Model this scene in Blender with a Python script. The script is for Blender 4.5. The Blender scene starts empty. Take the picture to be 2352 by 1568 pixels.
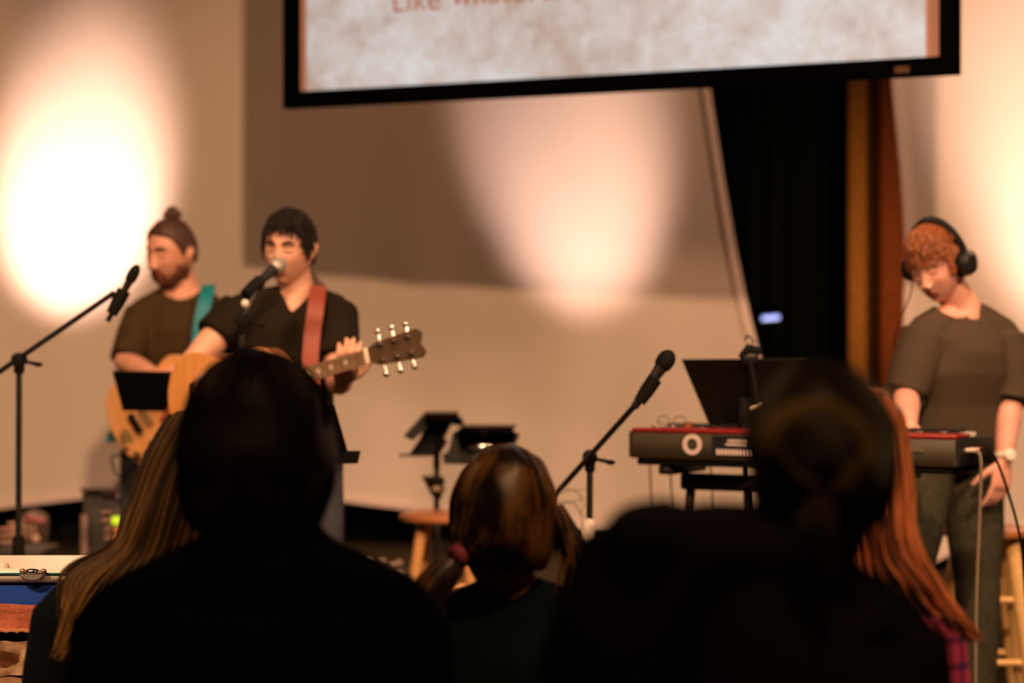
import bpy, bmesh, math, random
from mathutils import Vector, Matrix, noise
random.seed(7)
V = Vector
PI = math.pi
R = math.radians
sc = bpy.context.scene
COL = sc.collection

# ------------------------------------------------------------------ camera
CAMZ, FPX = 1.6, 5000.0
cd = bpy.data.cameras.new('camera'); cam = bpy.data.objects.new('camera', cd); COL.objects.link(cam)
cd.sensor_fit = 'HORIZONTAL'; cd.sensor_width = 36; cd.lens = FPX/2352*36
cam.location = (0, 0, CAMZ); cam.rotation_euler = (PI/2, 0, 0)
cd.clip_start = 0.05; cd.clip_end = 60
cd.dof.use_dof = True; cd.dof.focus_distance = 5.0; cd.dof.aperture_fstop = 1.9
sc.camera = cam

def W(px, py, D):
    return V(((px-1176)/FPX*D, D, CAMZ-(py-784)/FPX*D))

# ------------------------------------------------------------------ world, lights, exposure
w = bpy.data.worlds.new('world'); sc.world = w; w.use_nodes = True
w.node_tree.nodes['Background'].inputs[0].default_value = (1.0, .6, .35, 1)
w.node_tree.nodes['Background'].inputs[1].default_value = 0.0
sc.view_settings.view_transform = 'Standard'; sc.view_settings.look = 'None'
sc.view_settings.exposure = 0.0; sc.view_settings.gamma = 1.0
sc.view_settings.use_curve_mapping = False

def light(name, kind, loc, target, energy, color, **k):
    d = bpy.data.lights.new(name, kind); d.energy = energy; d.color = color
    for a, b in k.items(): setattr(d, a, b)
    o = bpy.data.objects.new(name, d); COL.objects.link(o); o.location = loc
    o.rotation_euler = (V(target)-V(loc)).to_track_quat('-Z', 'Y').to_euler()
    return o
# front wash from the ceiling over the audience; the screen throws its shadow on the backdrop
light('front_wash', 'SPOT', (.66, 1.4, 4.95), (.25, 8.8, .95), 1230, (1, .55, .30),
      spot_size=R(54), spot_blend=.75, shadow_soft_size=.10)
# softer washes from both sides fill the shadow
light('side_wash', 'SPOT', (4.2, 2.6, 4.6), (.1, 8.6, .8), 740, (1, .54, .31),
      spot_size=R(58), spot_blend=.7, shadow_soft_size=.35)
light('side_wash', 'SPOT', (-4.2, 2.6, 4.6), (-.2, 8.8, .9), 420, (1, .50, .27),
      spot_size=R(58), spot_blend=.7, shadow_soft_size=.35)
# two added fills over the stage edge, steep enough to brighten only the players
light('player_fill', 'SPOT', (-1.2, 4.5, 5.3), (-.95, 7.35, 1.45), 620, (1, .57, .36), spot_size=R(40), spot_blend=.8, shadow_soft_size=.2)
light('player_fill', 'SPOT', (1.7, 4.3, 5.3), (1.35, 6.8, 1.35), 600, (1, .57, .36), spot_size=R(38), spot_blend=.8, shadow_soft_size=.2)
# three narrow lamps standing behind the players, pointing up the backdrops
SPC = (1, .62, .51)
light('backdrop_spot', 'SPOT', (-2.02, 8.80, .78), (-1.98, 10.0, 2.28), 900, SPC, spot_size=R(29), spot_blend=1, shadow_soft_size=.06)
light('backdrop_spot', 'SPOT', (.22, 8.40, .70), (.28, 9.75, 2.50), 370, SPC, spot_size=R(31), spot_blend=1, shadow_soft_size=.06)
light('backdrop_spot', 'SPOT', (2.35, 7.60, .42), (2.34, 8.85, 2.38), 760, SPC, spot_size=R(33), spot_blend=1, shadow_soft_size=.06)
# narrow spots added overhead to brighten the hair in front and the cooler
light('front_row_fill', 'SPOT', (-2.9, 2.0, 5.1), (-1.35, 5.0, .9), 1150, (1, .66, .42), spot_size=R(26), spot_blend=.6, shadow_soft_size=.15)
light('front_row_fill', 'SPOT', (2.6, 1.9, 5.0), (.86, 3.6, .95), 620, (1, .56, .36), spot_size=R(20), spot_blend=.6, shadow_soft_size=.15)
light('front_row_fill', 'SPOT', (1.2, 2.0, 5.2), (.03, 4.0, 1.3), 230, (1, .60, .30), spot_size=R(16), spot_blend=.8, shadow_soft_size=.15)
light('front_row_fill', 'SPOT', (.6, .6, 5.2), (.36, 2.5, 1.5), 230, (1, .62, .28), spot_size=R(14), spot_blend=.8, shadow_soft_size=.15)
light('front_row_fill', 'SPOT', (-.1, .9, 5.2), (-.39, 3.3, 1.5), 110, (1, .55, .28), spot_size=R(12), spot_blend=.8, shadow_soft_size=.15)
# unseen spot added behind the backdrops to brighten the wooden posts
light('post_fill', 'SPOT', (1.72, 9.5, 1.55), (1.95, 10.9, 2.0), 45, (1, .60, .28), spot_size=R(75), spot_blend=1, shadow_soft_size=.1)

# ------------------------------------------------------------------ materials
MATS = {}
def mat(name, col, rough=.6, metal=0, var=0., scale=30., emit=0, bump=0., stretch=None, coat=0, spec=None):
    if name in MATS: return MATS[name]
    m = bpy.data.materials.new(name); m.use_nodes = True
    nt = m.node_tree; b = nt.nodes['Principled BSDF']
    b.inputs['Roughness'].default_value = rough; b.inputs['Metallic'].default_value = metal
    b.inputs['Base Color'].default_value = (*col, 1)
    if spec is None and rough >= .8: spec = .12
    if spec is not None: b.inputs['Specular IOR Level'].default_value = spec
    if coat: b.inputs['Coat Weight'].default_value = coat
    if emit:
        b.inputs['Emission Color'].default_value = (*col, 1); b.inputs['Emission Strength'].default_value = emit
    if var or bump:
        tc = nt.nodes.new('ShaderNodeTexCoord'); mp = nt.nodes.new('ShaderNodeMapping')
        nt.links.new(tc.outputs['Object'], mp.inputs[0])
        if stretch: mp.inputs['Scale'].default_value = stretch
        n = nt.nodes.new('ShaderNodeTexNoise'); n.inputs['Scale'].default_value = scale; n.inputs['Detail'].default_value = 4
        nt.links.new(mp.outputs[0], n.inputs['Vector'])
        if var:
            r = nt.nodes.new('ShaderNodeValToRGB')
            r.color_ramp.elements[0].position = .3 if var < .4 else .42; r.color_ramp.elements[1].position = .7 if var < .4 else .58
            r.color_ramp.elements[0].color = (*[max(0, c*(1-var)) for c in col], 1)
            r.color_ramp.elements[1].color = (*[min(1, c*(1+var)) for c in col], 1)
            nt.links.new(n.outputs['Fac'], r.inputs[0]); nt.links.new(r.outputs[0], b.inputs['Base Color'])
        if bump:
            bp = nt.nodes.new('ShaderNodeBump'); bp.inputs['Strength'].default_value = bump; bp.inputs['Distance'].default_value = .01
            nt.links.new(n.outputs['Fac'], bp.inputs['Height']); nt.links.new(bp.outputs[0], b.inputs['Normal'])
    MATS[name] = m
    return m
def skin_mat(name, col, mouth, lip=(.45, .13, .09)):
    m = bpy.data.materials.new(name); m.use_nodes = True; nt = m.node_tree; b = nt.nodes['Principled BSDF']
    b.inputs['Roughness'].default_value = .5
    tc = nt.nodes.new('ShaderNodeTexCoord')
    sub = nt.nodes.new('ShaderNodeVectorMath'); sub.operation = 'SUBTRACT'; sub.inputs[1].default_value = mouth
    mul = nt.nodes.new('ShaderNodeVectorMath'); mul.operation = 'MULTIPLY'; mul.inputs[1].default_value = (1/.026, 1/.026, 1/.0095)
    ln = nt.nodes.new('ShaderNodeVectorMath'); ln.operation = 'LENGTH'
    nt.links.new(tc.outputs['Object'], sub.inputs[0]); nt.links.new(sub.outputs[0], mul.inputs[0]); nt.links.new(mul.outputs[0], ln.inputs[0])
    mr = nt.nodes.new('ShaderNodeMapRange'); mr.inputs['From Min'].default_value = .7; mr.inputs['From Max'].default_value = 1.1
    mr.inputs['To Min'].default_value = 1; mr.inputs['To Max'].default_value = 0
    nt.links.new(ln.outputs['Value'], mr.inputs['Value'])
    n = nt.nodes.new('ShaderNodeTexNoise'); n.inputs['Scale'].default_value = 14; nt.links.new(tc.outputs['Object'], n.inputs['Vector'])
    r = nt.nodes.new('ShaderNodeValToRGB'); r.color_ramp.elements[0].position = .35; r.color_ramp.elements[1].position = .65
    r.color_ramp.elements[0].color = (col[0]*.93, col[1]*.86, col[2]*.84, 1); r.color_ramp.elements[1].color = (*col, 1)
    nt.links.new(n.outputs['Fac'], r.inputs[0])
    mx = nt.nodes.new('ShaderNodeMix'); mx.data_type = 'RGBA'
    nt.links.new(mr.outputs[0], mx.inputs[0]); nt.links.new(r.outputs[0], mx.inputs[6]); mx.inputs[7].default_value = (*lip, 1)
    nt.links.new(mx.outputs[2], b.inputs['Base Color'])
    return m
def wood(name, c1, c2, rough=.35, stretch=(3, 3, 25), scale=4):
    if name in MATS: return MATS[name]
    m = mat(name, c1, rough, coat=.2 if rough < .8 else 0); nt = m.node_tree; b = nt.nodes['Principled BSDF']
    tc = nt.nodes.new('ShaderNodeTexCoord'); mp = nt.nodes.new('ShaderNodeMapping'); mp.inputs['Scale'].default_value = stretch
    n = nt.nodes.new('ShaderNodeTexNoise'); n.inputs['Scale'].default_value = scale; n.inputs['Detail'].default_value = 6
    r = nt.nodes.new('ShaderNodeValToRGB'); r.color_ramp.elements[0].color = (*c1, 1); r.color_ramp.elements[1].color = (*c2, 1)
    r.color_ramp.elements[0].position = .35; r.color_ramp.elements[1].position = .65
    nt.links.new(tc.outputs['Object'], mp.inputs[0]); nt.links.new(mp.outputs[0], n.inputs['Vector'])
    nt.links.new(n.outputs['Fac'], r.inputs[0]); nt.links.new(r.outputs[0], b.inputs['Base Color'])
    return m

BLK = mat('black_metal', (.012, .012, .011), .45)
BLKM = mat('matt_black', (.008, .008, .007), .8)
GREYM = mat('grey_metal', (.10, .09, .08), .4, .6)
CHROME = mat('chrome', (.75, .72, .68), .18, 1)
FABW = mat('backdrop_fabric', (.80, .72, .62), .85, var=.015, scale=3)

# ------------------------------------------------------------------ mesh builder
def frames(P):
    n = len(P); T = []
    for i in range(n):
        a = P[max(0, i-1)]; b = P[min(n-1, i+1)]
        t = (b-a); T.append(t.normalized() if t.length > 1e-9 else V((0, 0, 1)))
    u = V((0, 0, 1)) if abs(T[0].z) < .9 else V((1, 0, 0))
    u = (u - T[0]*u.dot(T[0])).normalized(); out = []
    for i in range(n):
        u = (u - T[i]*u.dot(T[i]))
        u = u.normalized() if u.length > 1e-6 else T[i].orthogonal().normalized()
        out.append((T[i], u, T[i].cross(u)))
    return out
def smooth_path(P, k=6):
    P = [V(p) for p in P]; out = []
    for i in range(len(P)-1):
        p0 = P[max(0, i-1)]; p1 = P[i]; p2 = P[i+1]; p3 = P[min(len(P)-1, i+2)]
        for j in range(k):
            t = j/k
            out.append(.5*((2*p1)+(p2-p0)*t+(2*p0-5*p1+4*p2-p3)*t*t+(3*p1-p0-3*p2+p3)*t**3))
    out.append(P[-1]); return out
class MB:
    def __init__(s): s.v = []; s.f = []; s.marks = []
    def tone(s, k): s.marks.append((len(s.f), k))
    def ring(s, pts):
        i = len(s.v); s.v += [V(p) for p in pts]; return list(range(i, i+len(pts)))
    def skin(s, a, b):
        n = len(a)
        for i in range(n): s.f.append((a[i], a[(i+1) % n], b[(i+1) % n], b[i]))
    def loft(s, rings, cap=True):
        R_ = [s.ring(r) for r in rings]
        for a, b in zip(R_, R_[1:]): s.skin(a, b)
        if cap: s.f.append(tuple(reversed(R_[0]))); s.f.append(tuple(R_[-1]))
        return s
    def tube(s, P, rad, n=12, fl=1.0, round_=False, side=None):
        P = [V(p) for p in P]
        if not isinstance(rad, (list, tuple)): rad = [rad]*len(P)
        rad = list(rad)
        if round_:
            d0 = (P[0]-P[1]).normalized(); d1 = (P[-1]-P[-2]).normalized(); r0, r1 = rad[0], rad[-1]
            P = [P[0]+d0*r0*.9, P[0]+d0*r0*.6] + P + [P[-1]+d1*r1*.6, P[-1]+d1*r1*.9]
            rad = [r0*.4, r0*.8] + rad + [r1*.8, r1*.4]
        F = frames(P); rings = []
        for p, r, (t, u, w_) in zip(P, rad, F):
            if side is not None:
                u = (V(side)-t*t.dot(V(side))).normalized(); w_ = t.cross(u)
            rings.append([p+(u*math.cos(2*PI*k/n)+w_*math.sin(2*PI*k/n)*fl)*r for k in range(n)])
        return s.loft(rings)
    def ell(s, c, r, n=20, m=14, M=None):
        c = V(c); r = (r, r, r) if isinstance(r, (int, float)) else r; rings = []
        for j in range(1, m):
            a = -PI/2+PI*j/m; q = []
            for k in range(n):
                v = V((math.cos(a)*math.cos(2*PI*k/n)*r[0], math.cos(a)*math.sin(2*PI*k/n)*r[1], math.sin(a)*r[2]))
                q.append(c+(M @ v if M else v))
            rings.append(q)
        return s.loft(rings)
    def box(s, c, size, M=None, bev=0):
        c = V(c); a, b, h = [x/2 for x in size]
        e = min(bev, a*.9, b*.9, h*.9) if bev else 0
        def q(z, sx):
            a2, b2 = a-sx, b-sx
            pts = [(-a2+e, -b2), (a2-e, -b2), (a2, -b2+e), (a2, b2-e), (a2-e, b2), (-a2+e, b2), (-a2, b2-e), (-a2, -b2+e)] if e else [(-a, -b), (a, -b), (a, b), (-a, b)]
            r = [V((x, y, z)) for x, y in pts]
            return [c+(M @ v if M else v) for v in r]
        if e: s.loft([q(-h, e*.7), q(-h+e, 0), q(h-e, 0), q(h, e*.7)])
        else: s.loft([q(-h, 0), q(h, 0)])
        return s
    def prism(s, pts2, o, u, v, n, th):
        o, u, v, n = V(o), V(u), V(v), V(n)
        s.loft([[o+u*x+v*y-n*th/2 for x, y in pts2], [o+u*x+v*y+n*th/2 for x, y in pts2]]); return s
    def lathe(s, o, ax, prof, n=24):
        o = V(o); ax = V(ax).normalized(); u = ax.orthogonal().normalized(); w_ = ax.cross(u)
        s.loft([[o+ax*h+(u*math.cos(2*PI*k/n)+w_*math.sin(2*PI*k/n))*max(r, 1e-4) for k in range(n)] for h, r in prof]); return s
    def ribbon(s, P, wv, width, th):
        P = [V(p) for p in P]; F = frames(P); rings = []
        for i, (p, (t, u, w_)) in enumerate(zip(P, F)):
            x = wv[i] if isinstance(wv, list) else wv
            x = V(x); x = (x-t*t.dot(x)).normalized(); y = t.cross(x)
            rings.append([p-x*width/2-y*th/2, p+x*width/2-y*th/2, p+x*width/2+y*th/2, p-x*width/2+y*th/2])
        return s.loft(rings)
    def mesh(s, name, origin=V((0, 0, 0))):
        me = bpy.data.meshes.new(name); me.from_pydata([tuple(p-origin) for p in s.v], [], s.f); me.update()
        if s.marks:
            mi = [0]*len(s.f)
            for (a, k), (b, _) in zip(s.marks, s.marks[1:]+[(len(s.f), 0)]):
                for i in range(a, b): mi[i] = k
            me.polygons.foreach_set('material_index', mi)
        bm = bmesh.new(); bm.from_mesh(me); bmesh.ops.recalc_face_normals(bm, faces=bm.faces); bm.to_mesh(me); bm.free()
        return me

def origin_of(parent):
    o = V((0, 0, 0))
    while parent: o += parent.location; parent = parent.parent
    return o
def build(name, mb, m, parent=None, loc=None, smooth=True, label=None):
    """link ONE mesh object; a top-level one gets its origin at loc, a child shares its thing's origin"""
    base = origin_of(parent)
    if parent is None and loc is not None: base = V(loc)
    me = mb.mesh(name, base); o = bpy.data.objects.new(name, me); COL.objects.link(o)
    if parent is None: o.location = base
    else: o.parent = parent
    ms = m if isinstance(m, (list, tuple)) else [m]
    for x in ms: me.materials.append(x)
    if smooth:
        for p in me.polygons: p.use_smooth = True
        try: me.set_sharp_from_angle(angle=R(38))
        except Exception: pass
    if label: o['label'] = label
    return o
def tag(o, label=None, cat=None, group=None, kind=None):
    if label: o['label'] = label
    if cat: o['category'] = cat
    if group: o['group'] = group
    if kind: o['kind'] = kind
    return o
def thing(name, loc, label, cat, group=None):
    o = bpy.data.objects.new(name, None); COL.objects.link(o); o.location = loc; o.empty_display_size = .1
    return tag(o, label, cat, group)
def struct(name, mb, m, smooth=False): return tag(build(name, mb, m, smooth=smooth), kind='structure')
def fuse(o, voxel, iters=2, keep=None):
    """one continuous skin out of the overlapping limb volumes"""
    md = o.modifiers.new('r', 'REMESH'); md.mode = 'VOXEL'; md.voxel_size = voxel; md.use_smooth_shade = True
    sm = o.modifiers.new('s', 'SMOOTH'); sm.factor = .5; sm.iterations = iters
    bpy.context.view_layer.update()
    dg = bpy.context.evaluated_depsgraph_get()
    me = bpy.data.meshes.new_from_object(o.evaluated_get(dg)); o.modifiers.clear()
    ms = [x for x in o.data.materials]; old = o.data; o.data = me; bpy.data.meshes.remove(old)
    me.materials.clear()
    for x in ms: me.materials.append(x)
    if keep:
        base = origin_of(o); bm = bmesh.new(); bm.from_mesh(me)
        bmesh.ops.delete(bm, geom=[f for f in bm.faces if not keep(f.calc_center_median()+base)], context='FACES')
        bm.to_mesh(me); bm.free()
    for p in me.polygons: p.use_smooth = True; p.material_index = 0
    return o

# ================================================================== ROOM
STAGE = .25
dark = mat('dark_wall_paint', (.035, .028, .02), .8)
def slab(c, s): return MB().box(c, s)
struct('floor', slab((0, 5, -.05), (10.4, 15, .1)), mat('dark_carpet', (.03, .022, .015), .95, var=.3, scale=60))
struct('ceiling', slab((0, 5, 5.55), (10.4, 15, .1)), mat('ceiling_paint', (.03, .026, .022), .9))
struct('wall_left', slab((-5.15, 5, 2.75), (.1, 15, 5.5)), dark)
struct('wall_right', slab((5.15, 5, 2.75), (.1, 15, 5.5)), dark)
struct('wall_front', slab((0, -2.45, 2.75), (10.2, .1, 5.5)), dark)
struct('wall_back', slab((0, 12.45, 2.75), (10.2, .1, 5.5)), mat('brown_wall', (.05, .028, .012), .8, var=.1, scale=5))
struct('trim_1', slab((0, 12.37, .12), (10.2, .05, .24)), dark)
o = build('stage', MB().box((0, 9.05, STAGE/2), (10.1, 6.6, STAGE), bev=.01), mat('stage_carpet', (.035, .026, .014), .9, var=.3, scale=80), loc=(0, 9.05, 0))
tag(o, kind='structure', label='low dark carpeted stage platform under the band')
RZ = .655
o = build('riser', MB().box((-1.5, 9.85, (STAGE+RZ)/2), (7.0, 2.5, RZ-STAGE-.002), bev=.01), mat('riser_carpet', (.045, .032, .014), .9, var=.3, scale=50), loc=(-1.5, 9.85, STAGE))
tag(o, kind='structure', label='dark carpeted riser at the back of the stage')

# ---- big pale backdrop with its slanted right edge
def interp(x, T):
    if x <= T[0][0]: return T[0][1]
    for (a, b), (c, d) in zip(T, T[1:]):
        if x <= c: return b+(d-b)*(x-a)/(c-a)
    return T[-1][1]
DEP = [(-500, 9.55), (0, 9.9), (205, 10.0), (570, 10.0), (950, 9.86), (1290, 9.65), (1550, 9.5), (1790, 9.36)]
HEM = [(-500, 1215), (0, 1167), (205, 1141), (480, 1139), (760, 1146), (950, 1171), (1290, 1210), (1400, 1222), (1850, 1262)]
RED = [(-1100, 1500), (0, 1590), (205, 1628), (400, 1658), (560, 1685), (700, 1713), (820, 1742), (1000, 1785), (1262, 1850)]
def drape(xl, xr, top, hem, dep, nx=70, nz=50, rip=0):
    rows = []
    for j in range(nz+1):
        row = []
        for i in range(nx+1):
            u = i/nx; v = j/nz; py = top+(1255-top)*v
            for _ in range(3):
                px = xl(py)+(xr(py)-xl(py))*u; py = top+(hem(px)-top)*v
            d = dep(px); p = W(px, py, d)
            p.y += rip*math.sin(px*.028)*math.exp(-((v-1)/.28)**2)
            row.append(p)
        rows.append(row)
    return rows
def sheet(rows, th=.012):
    mb = MB(); n = len(rows[0]); a = len(mb.v)
    for r in rows: mb.v += r
    b = len(mb.v)
    for r in rows: mb.v += [p+V((0, th, 0)) for p in r]
    H = len(rows)
    for j in range(H-1):
        for i in range(n-1):
            k = j*n+i
            mb.f.append((a+k, a+k+n, a+k+n+1, a+k+1)); mb.f.append((b+k, b+k+1, b+k+n+1, b+k+n))
    edge = [(0, i) for i in range(n)]+[(j, n-1) for j in range(1, H)]+[(H-1, i) for i in range(n-2, -1, -1)]+[(j, 0) for j in range(H-2, 0, -1)]
    for (j, i), (j2, i2) in zip(edge, edge[1:]+edge[:1]):
        mb.f.append((a+j*n+i, a+j2*n+i2, b+j2*n+i2, b+j*n+i))
    return mb
rows = drape(lambda y: -500, lambda y: interp(y, RED), -1100, lambda x: interp(x, HEM), lambda x: interp(x, DEP), rip=.012)
bd = thing('stage_backdrop', (-.6, 9.9, RZ), 'large pale fabric backdrop behind the guitarists with a slanted right edge', 'backdrop')
build('fabric_panel', sheet(rows), FABW, bd)
hem_p = [p+V((0, -.006, .012)) for p in rows[-1]]
edge_p = [r[-1]+V((-.012, -.006, 0)) for r in rows]
hm = mat('hem_tape', (.86, .72, .66), .7)
build('hem', MB().ribbon(hem_p, V((0, 0, 1)), .03, .014), hm, bd)
build('edge_piping', MB().ribbon(edge_p, V((1, 0, 0)), .035, .016), hm, bd)
for x in (-2.9, -1.6, -.3, .9):
    z1 = 4.9
    build('support_pole', MB().tube([(x, 10.12, RZ+.002), (x, 10.12, z1)], .022), BLK, bd)
    build('foot', MB().box((x, 10.12, RZ+.012), (.3, .22, .018), bev=.004), BLK, bd)
# black skirt under the backdrop
sk = []
for j in range(5):
    sk.append([V((-3.5+i*.025, 10.25+.02*math.sin(i*1.1)+.008*math.sin(i*2.7), RZ+.004+(.35)*(1-j/4))) for i in range(190)])
o = build('black_skirt', sheet(sk, .006), mat('black_velvet', (.006, .007, .006), .95), loc=(-1, 10.2, RZ)); tag(o, 'black pleated skirt hanging below the pale backdrop', 'curtain')

# right backdrop
LE2 = [(-1100, 2010), (180, 2052), (400, 2074), (560, 2084), (800, 2078), (1000, 2066), (1330, 2040)]
HEM2 = [(2030, 1345), (2120, 1302), (2190, 1266), (2300, 1228), (2900, 1100)]
rows = drape(lambda y: interp(y, LE2), lambda y: 2900, -1100, lambda x: interp(x, HEM2), lambda x: 9.0-(x-2050)*.0005, nx=40)
bd2 = thing('stage_backdrop', (2.2, 8.9, STAGE), 'pale fabric backdrop at the right edge behind the keyboard player', 'backdrop')
build('fabric_panel', sheet(rows), FABW, bd2)
build('hem', MB().ribbon([p+V((0, -.006, .012)) for p in rows[-1]], V((0, 0, 1)), .03, .014), hm, bd2)
build('edge_piping', MB().ribbon([r[0]+V((.012, -.006, 0)) for r in rows], V((1, 0, 0)), .045, .016), hm, bd2)
for x in (1.9, 2.9):
    build('support_pole', MB().tube([(x, 9.15, STAGE+.002), (x, 9.15, 4.6)], .022), BLK, bd2)
    build('foot', MB().box((x, 9.15, STAGE+.012), (.3, .22, .018), bev=.004), BLK, bd2)

# dark curtain in the gap
cu = []
for j in range(12):
    z = STAGE+.004+(5.0)*(1-j/11); row = []
    for i in range(120):
        x = 1.15+i*.0115
        row.append(V((x, 11.5+.05*math.sin(i*.55+.25*math.sin(z))+.02*math.sin(i*1.3), z)))
    cu.append(row)
o = build('stage_curtain', sheet(cu, .006), mat('dark_green_curtain', (.010, .012, .005), .95), loc=(1.7, 11.5, STAGE)); tag(o, 'dark green black curtain hanging in the gap between the backdrops', 'curtain')
# wooden posts
for (a, b, d, m, lab) in ((1950, 1992, 10.9, wood('orange_wood', (.50, .20, .04), (.40, .15, .03), .85), 'orange brown wooden post nearest the dark curtain'),
                          (1992, 2024, 11.0, wood('dark_wood', (.07, .02, .009), (.03, .012, .005), .85), 'narrow dark brown board between the two wooden posts'),
                          (2024, 2100, 10.85, wood('red_wood', (.30, .07, .02), (.24, .055, .018), .85), 'red brown wooden post beside the right backdrop')):
    x0 = (a-1176)/FPX*d; x1 = (b-1176)/FPX*d
    o = build('wooden_post', MB().box(((x0+x1)/2, d+.05, (STAGE+5.3)/2), (x1-x0, .1, 5.3-STAGE), bev=.006), m, loc=((x0+x1)/2, d, STAGE)); tag(o, lab, 'post')
# wall display
c = W(1770, 729, 11.3)
wd = thing('wall_display', c, 'small glowing bluish display in the dark gap above the music stand', 'display')
Md = Matrix.Rotation(R(-5), 3, 'Y') @ Matrix.Rotation(R(10), 3, 'X')
build('housing', MB().box(c+V((0, .04, 0)), (.14, .06, .06), Md, .006), BLKM, wd)
build('screen', MB().box(c, (.092, .012, .022), Md, .003), mat('blue_glow', (.25, .27, .75), .4, emit=1.6), wd)
mb = MB()
for k in range(6):
    if k == 3: continue
    mb.box(c+Md @ V((-.032+.013*k, -.009, .001)), (.004, .004, .014), Md)
mb.box(c+Md @ V((0, -.009, -.009)), (.088, .004, .003), Md)
build('digits', mb, mat('white_glow', (.8, .85, 1), .4, emit=1.6), wd)
build('bracket', MB().tube([c+V((0, .06, 0)), c+V((0, .16, 0))], .012), BLKM, wd)

# ================================================================== PROJECTION SCREEN
A = V((-.871, 8.44, 2.5)); B = V((1.513, 7.35, 2.5))
su = (B-A).normalized(); sn = V((su.y, -su.x, 0)).normalized()     # sn towards the audience
if sn.y > 0: sn = -sn
SW = (B-A).length; SH = 1.55
ps = thing('projection_screen', (A+B)/2, 'large hanging projection screen in a black frame showing song lyrics', 'screen')
up = V((0, 0, 1)); bw = .062
velvet = mat('frame_velvet', (.0015, .0015, .0015), 1, spec=0)
def sbox(x0, x1, z0, z1, y, th, m, nm, par=ps, **k):
    mb = MB(); mb.prism([(x0, z0), (x1, z0), (x1, z1), (x0, z1)], A+sn*y, su, up, sn, th)
    return build(nm, mb, m, par, smooth=False, **k)
surf = mat('screen_surface', (.50, .30, .24), .8)  # orange stage light on the white screen, put into its base colour
sbox(bw*.9, SW-bw*.9, bw*.9, SH-bw*.9, 0, .01, surf, 'screen_surface')
sbox(0, bw, 0, SH, .01, .05, velvet, 'frame_bar'); sbox(SW-bw, SW, 0, SH, .01, .05, velvet, 'frame_bar')
sbox(bw, SW-bw, 0, bw, .01, .05, velvet, 'frame_bar'); sbox(bw, SW-bw, SH-bw, SH, .01, .05, velvet, 'frame_bar')
# the projected picture: mottled parchment
pm = bpy.data.materials.new('projected_picture'); pm.use_nodes = True; nt = pm.node_tree; b = nt.nodes['Principled BSDF']
b.inputs['Base Color'].default_value = (.22, .24, .28, 1); b.inputs['Roughness'].default_value = .9
tc = nt.nodes.new('ShaderNodeTexCoord')
n1 = nt.nodes.new('ShaderNodeTexNoise'); n1.inputs['Scale'].default_value = 2.2; n1.inputs['Detail'].default_value = 3
n2 = nt.nodes.new('ShaderNodeTexNoise'); n2.inputs['Scale'].default_value = 11; n2.inputs['Detail'].default_value = 7; n2.inputs['Roughness'].default_value = .65
ad = nt.nodes.new('ShaderNodeMath'); ad.operation = 'ADD'
for n in (n1, n2): nt.links.new(tc.outputs['Object'], n.inputs['Vector']); 
nt.links.new(n1.outputs['Fac'], ad.inputs[0]); nt.links.new(n2.outputs['Fac'], ad.inputs[1])
r = nt.nodes.new('ShaderNodeValToRGB'); mdv = nt.nodes.new('ShaderNodeMath'); mdv.operation = 'MULTIPLY'; mdv.inputs[1].default_value = .5
nt.links.new(ad.outputs[0], mdv.inputs[0]); nt.links.new(mdv.outputs[0], r.inputs[0])
e = r.color_ramp.elements; e[0].position = .40; e[0].color = (.37, .30, .26, 1); e[1].position = .62; e[1].color = (.62, .68, .70, 1)
x = e.new(.5); x.color = (.50, .47, .47, 1)
nt.links.new(r.outputs[0], b.inputs['Emission Color']); b.inputs['Emission Strength'].default_value = .80
sbox(bw+.028, SW-bw-.055, bw+.004, SH-bw-.01, .007, .004, pm, 'projected_image')
Mt = Matrix((su, up, sn)).transposed().to_4x4()
for word, wx, wz in (('Like', .462, .345), ('whatever', .715, .352)):
    cu_ = bpy.data.curves.new('lyric_word', 'FONT'); cu_.body = word; cu_.size = .118; cu_.extrude = .0015; cu_.space_character = 1.05
    to = bpy.data.objects.new('tmp', cu_); COL.objects.link(to); bpy.context.view_layer.update()
    me = bpy.data.meshes.new_from_object(to.evaluated_get(bpy.context.evaluated_depsgraph_get())); bpy.data.objects.remove(to)
    lo = bpy.data.objects.new('lyric_word', me); COL.objects.link(lo); lo.parent = ps
    me.transform(Matrix.Translation(A+su*wx+up*wz+sn*.011-ps.location) @ Mt)
    me.materials.clear(); me.materials.append(mat('lyric_ink', (.30, .12, .08), .8, emit=.55))
sbox(SW-.215, SW-.165, .012, .034, .036, .003, mat('badge', (.09, .05, .02), .4, .5), 'maker_badge')
for x in (.3, SW-.3):
    build('hanging_cable', MB().tube([A+su*x+up*SH, A+su*x+up*(5.49-2.5)], .005, 8), GREYM, ps)

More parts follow.
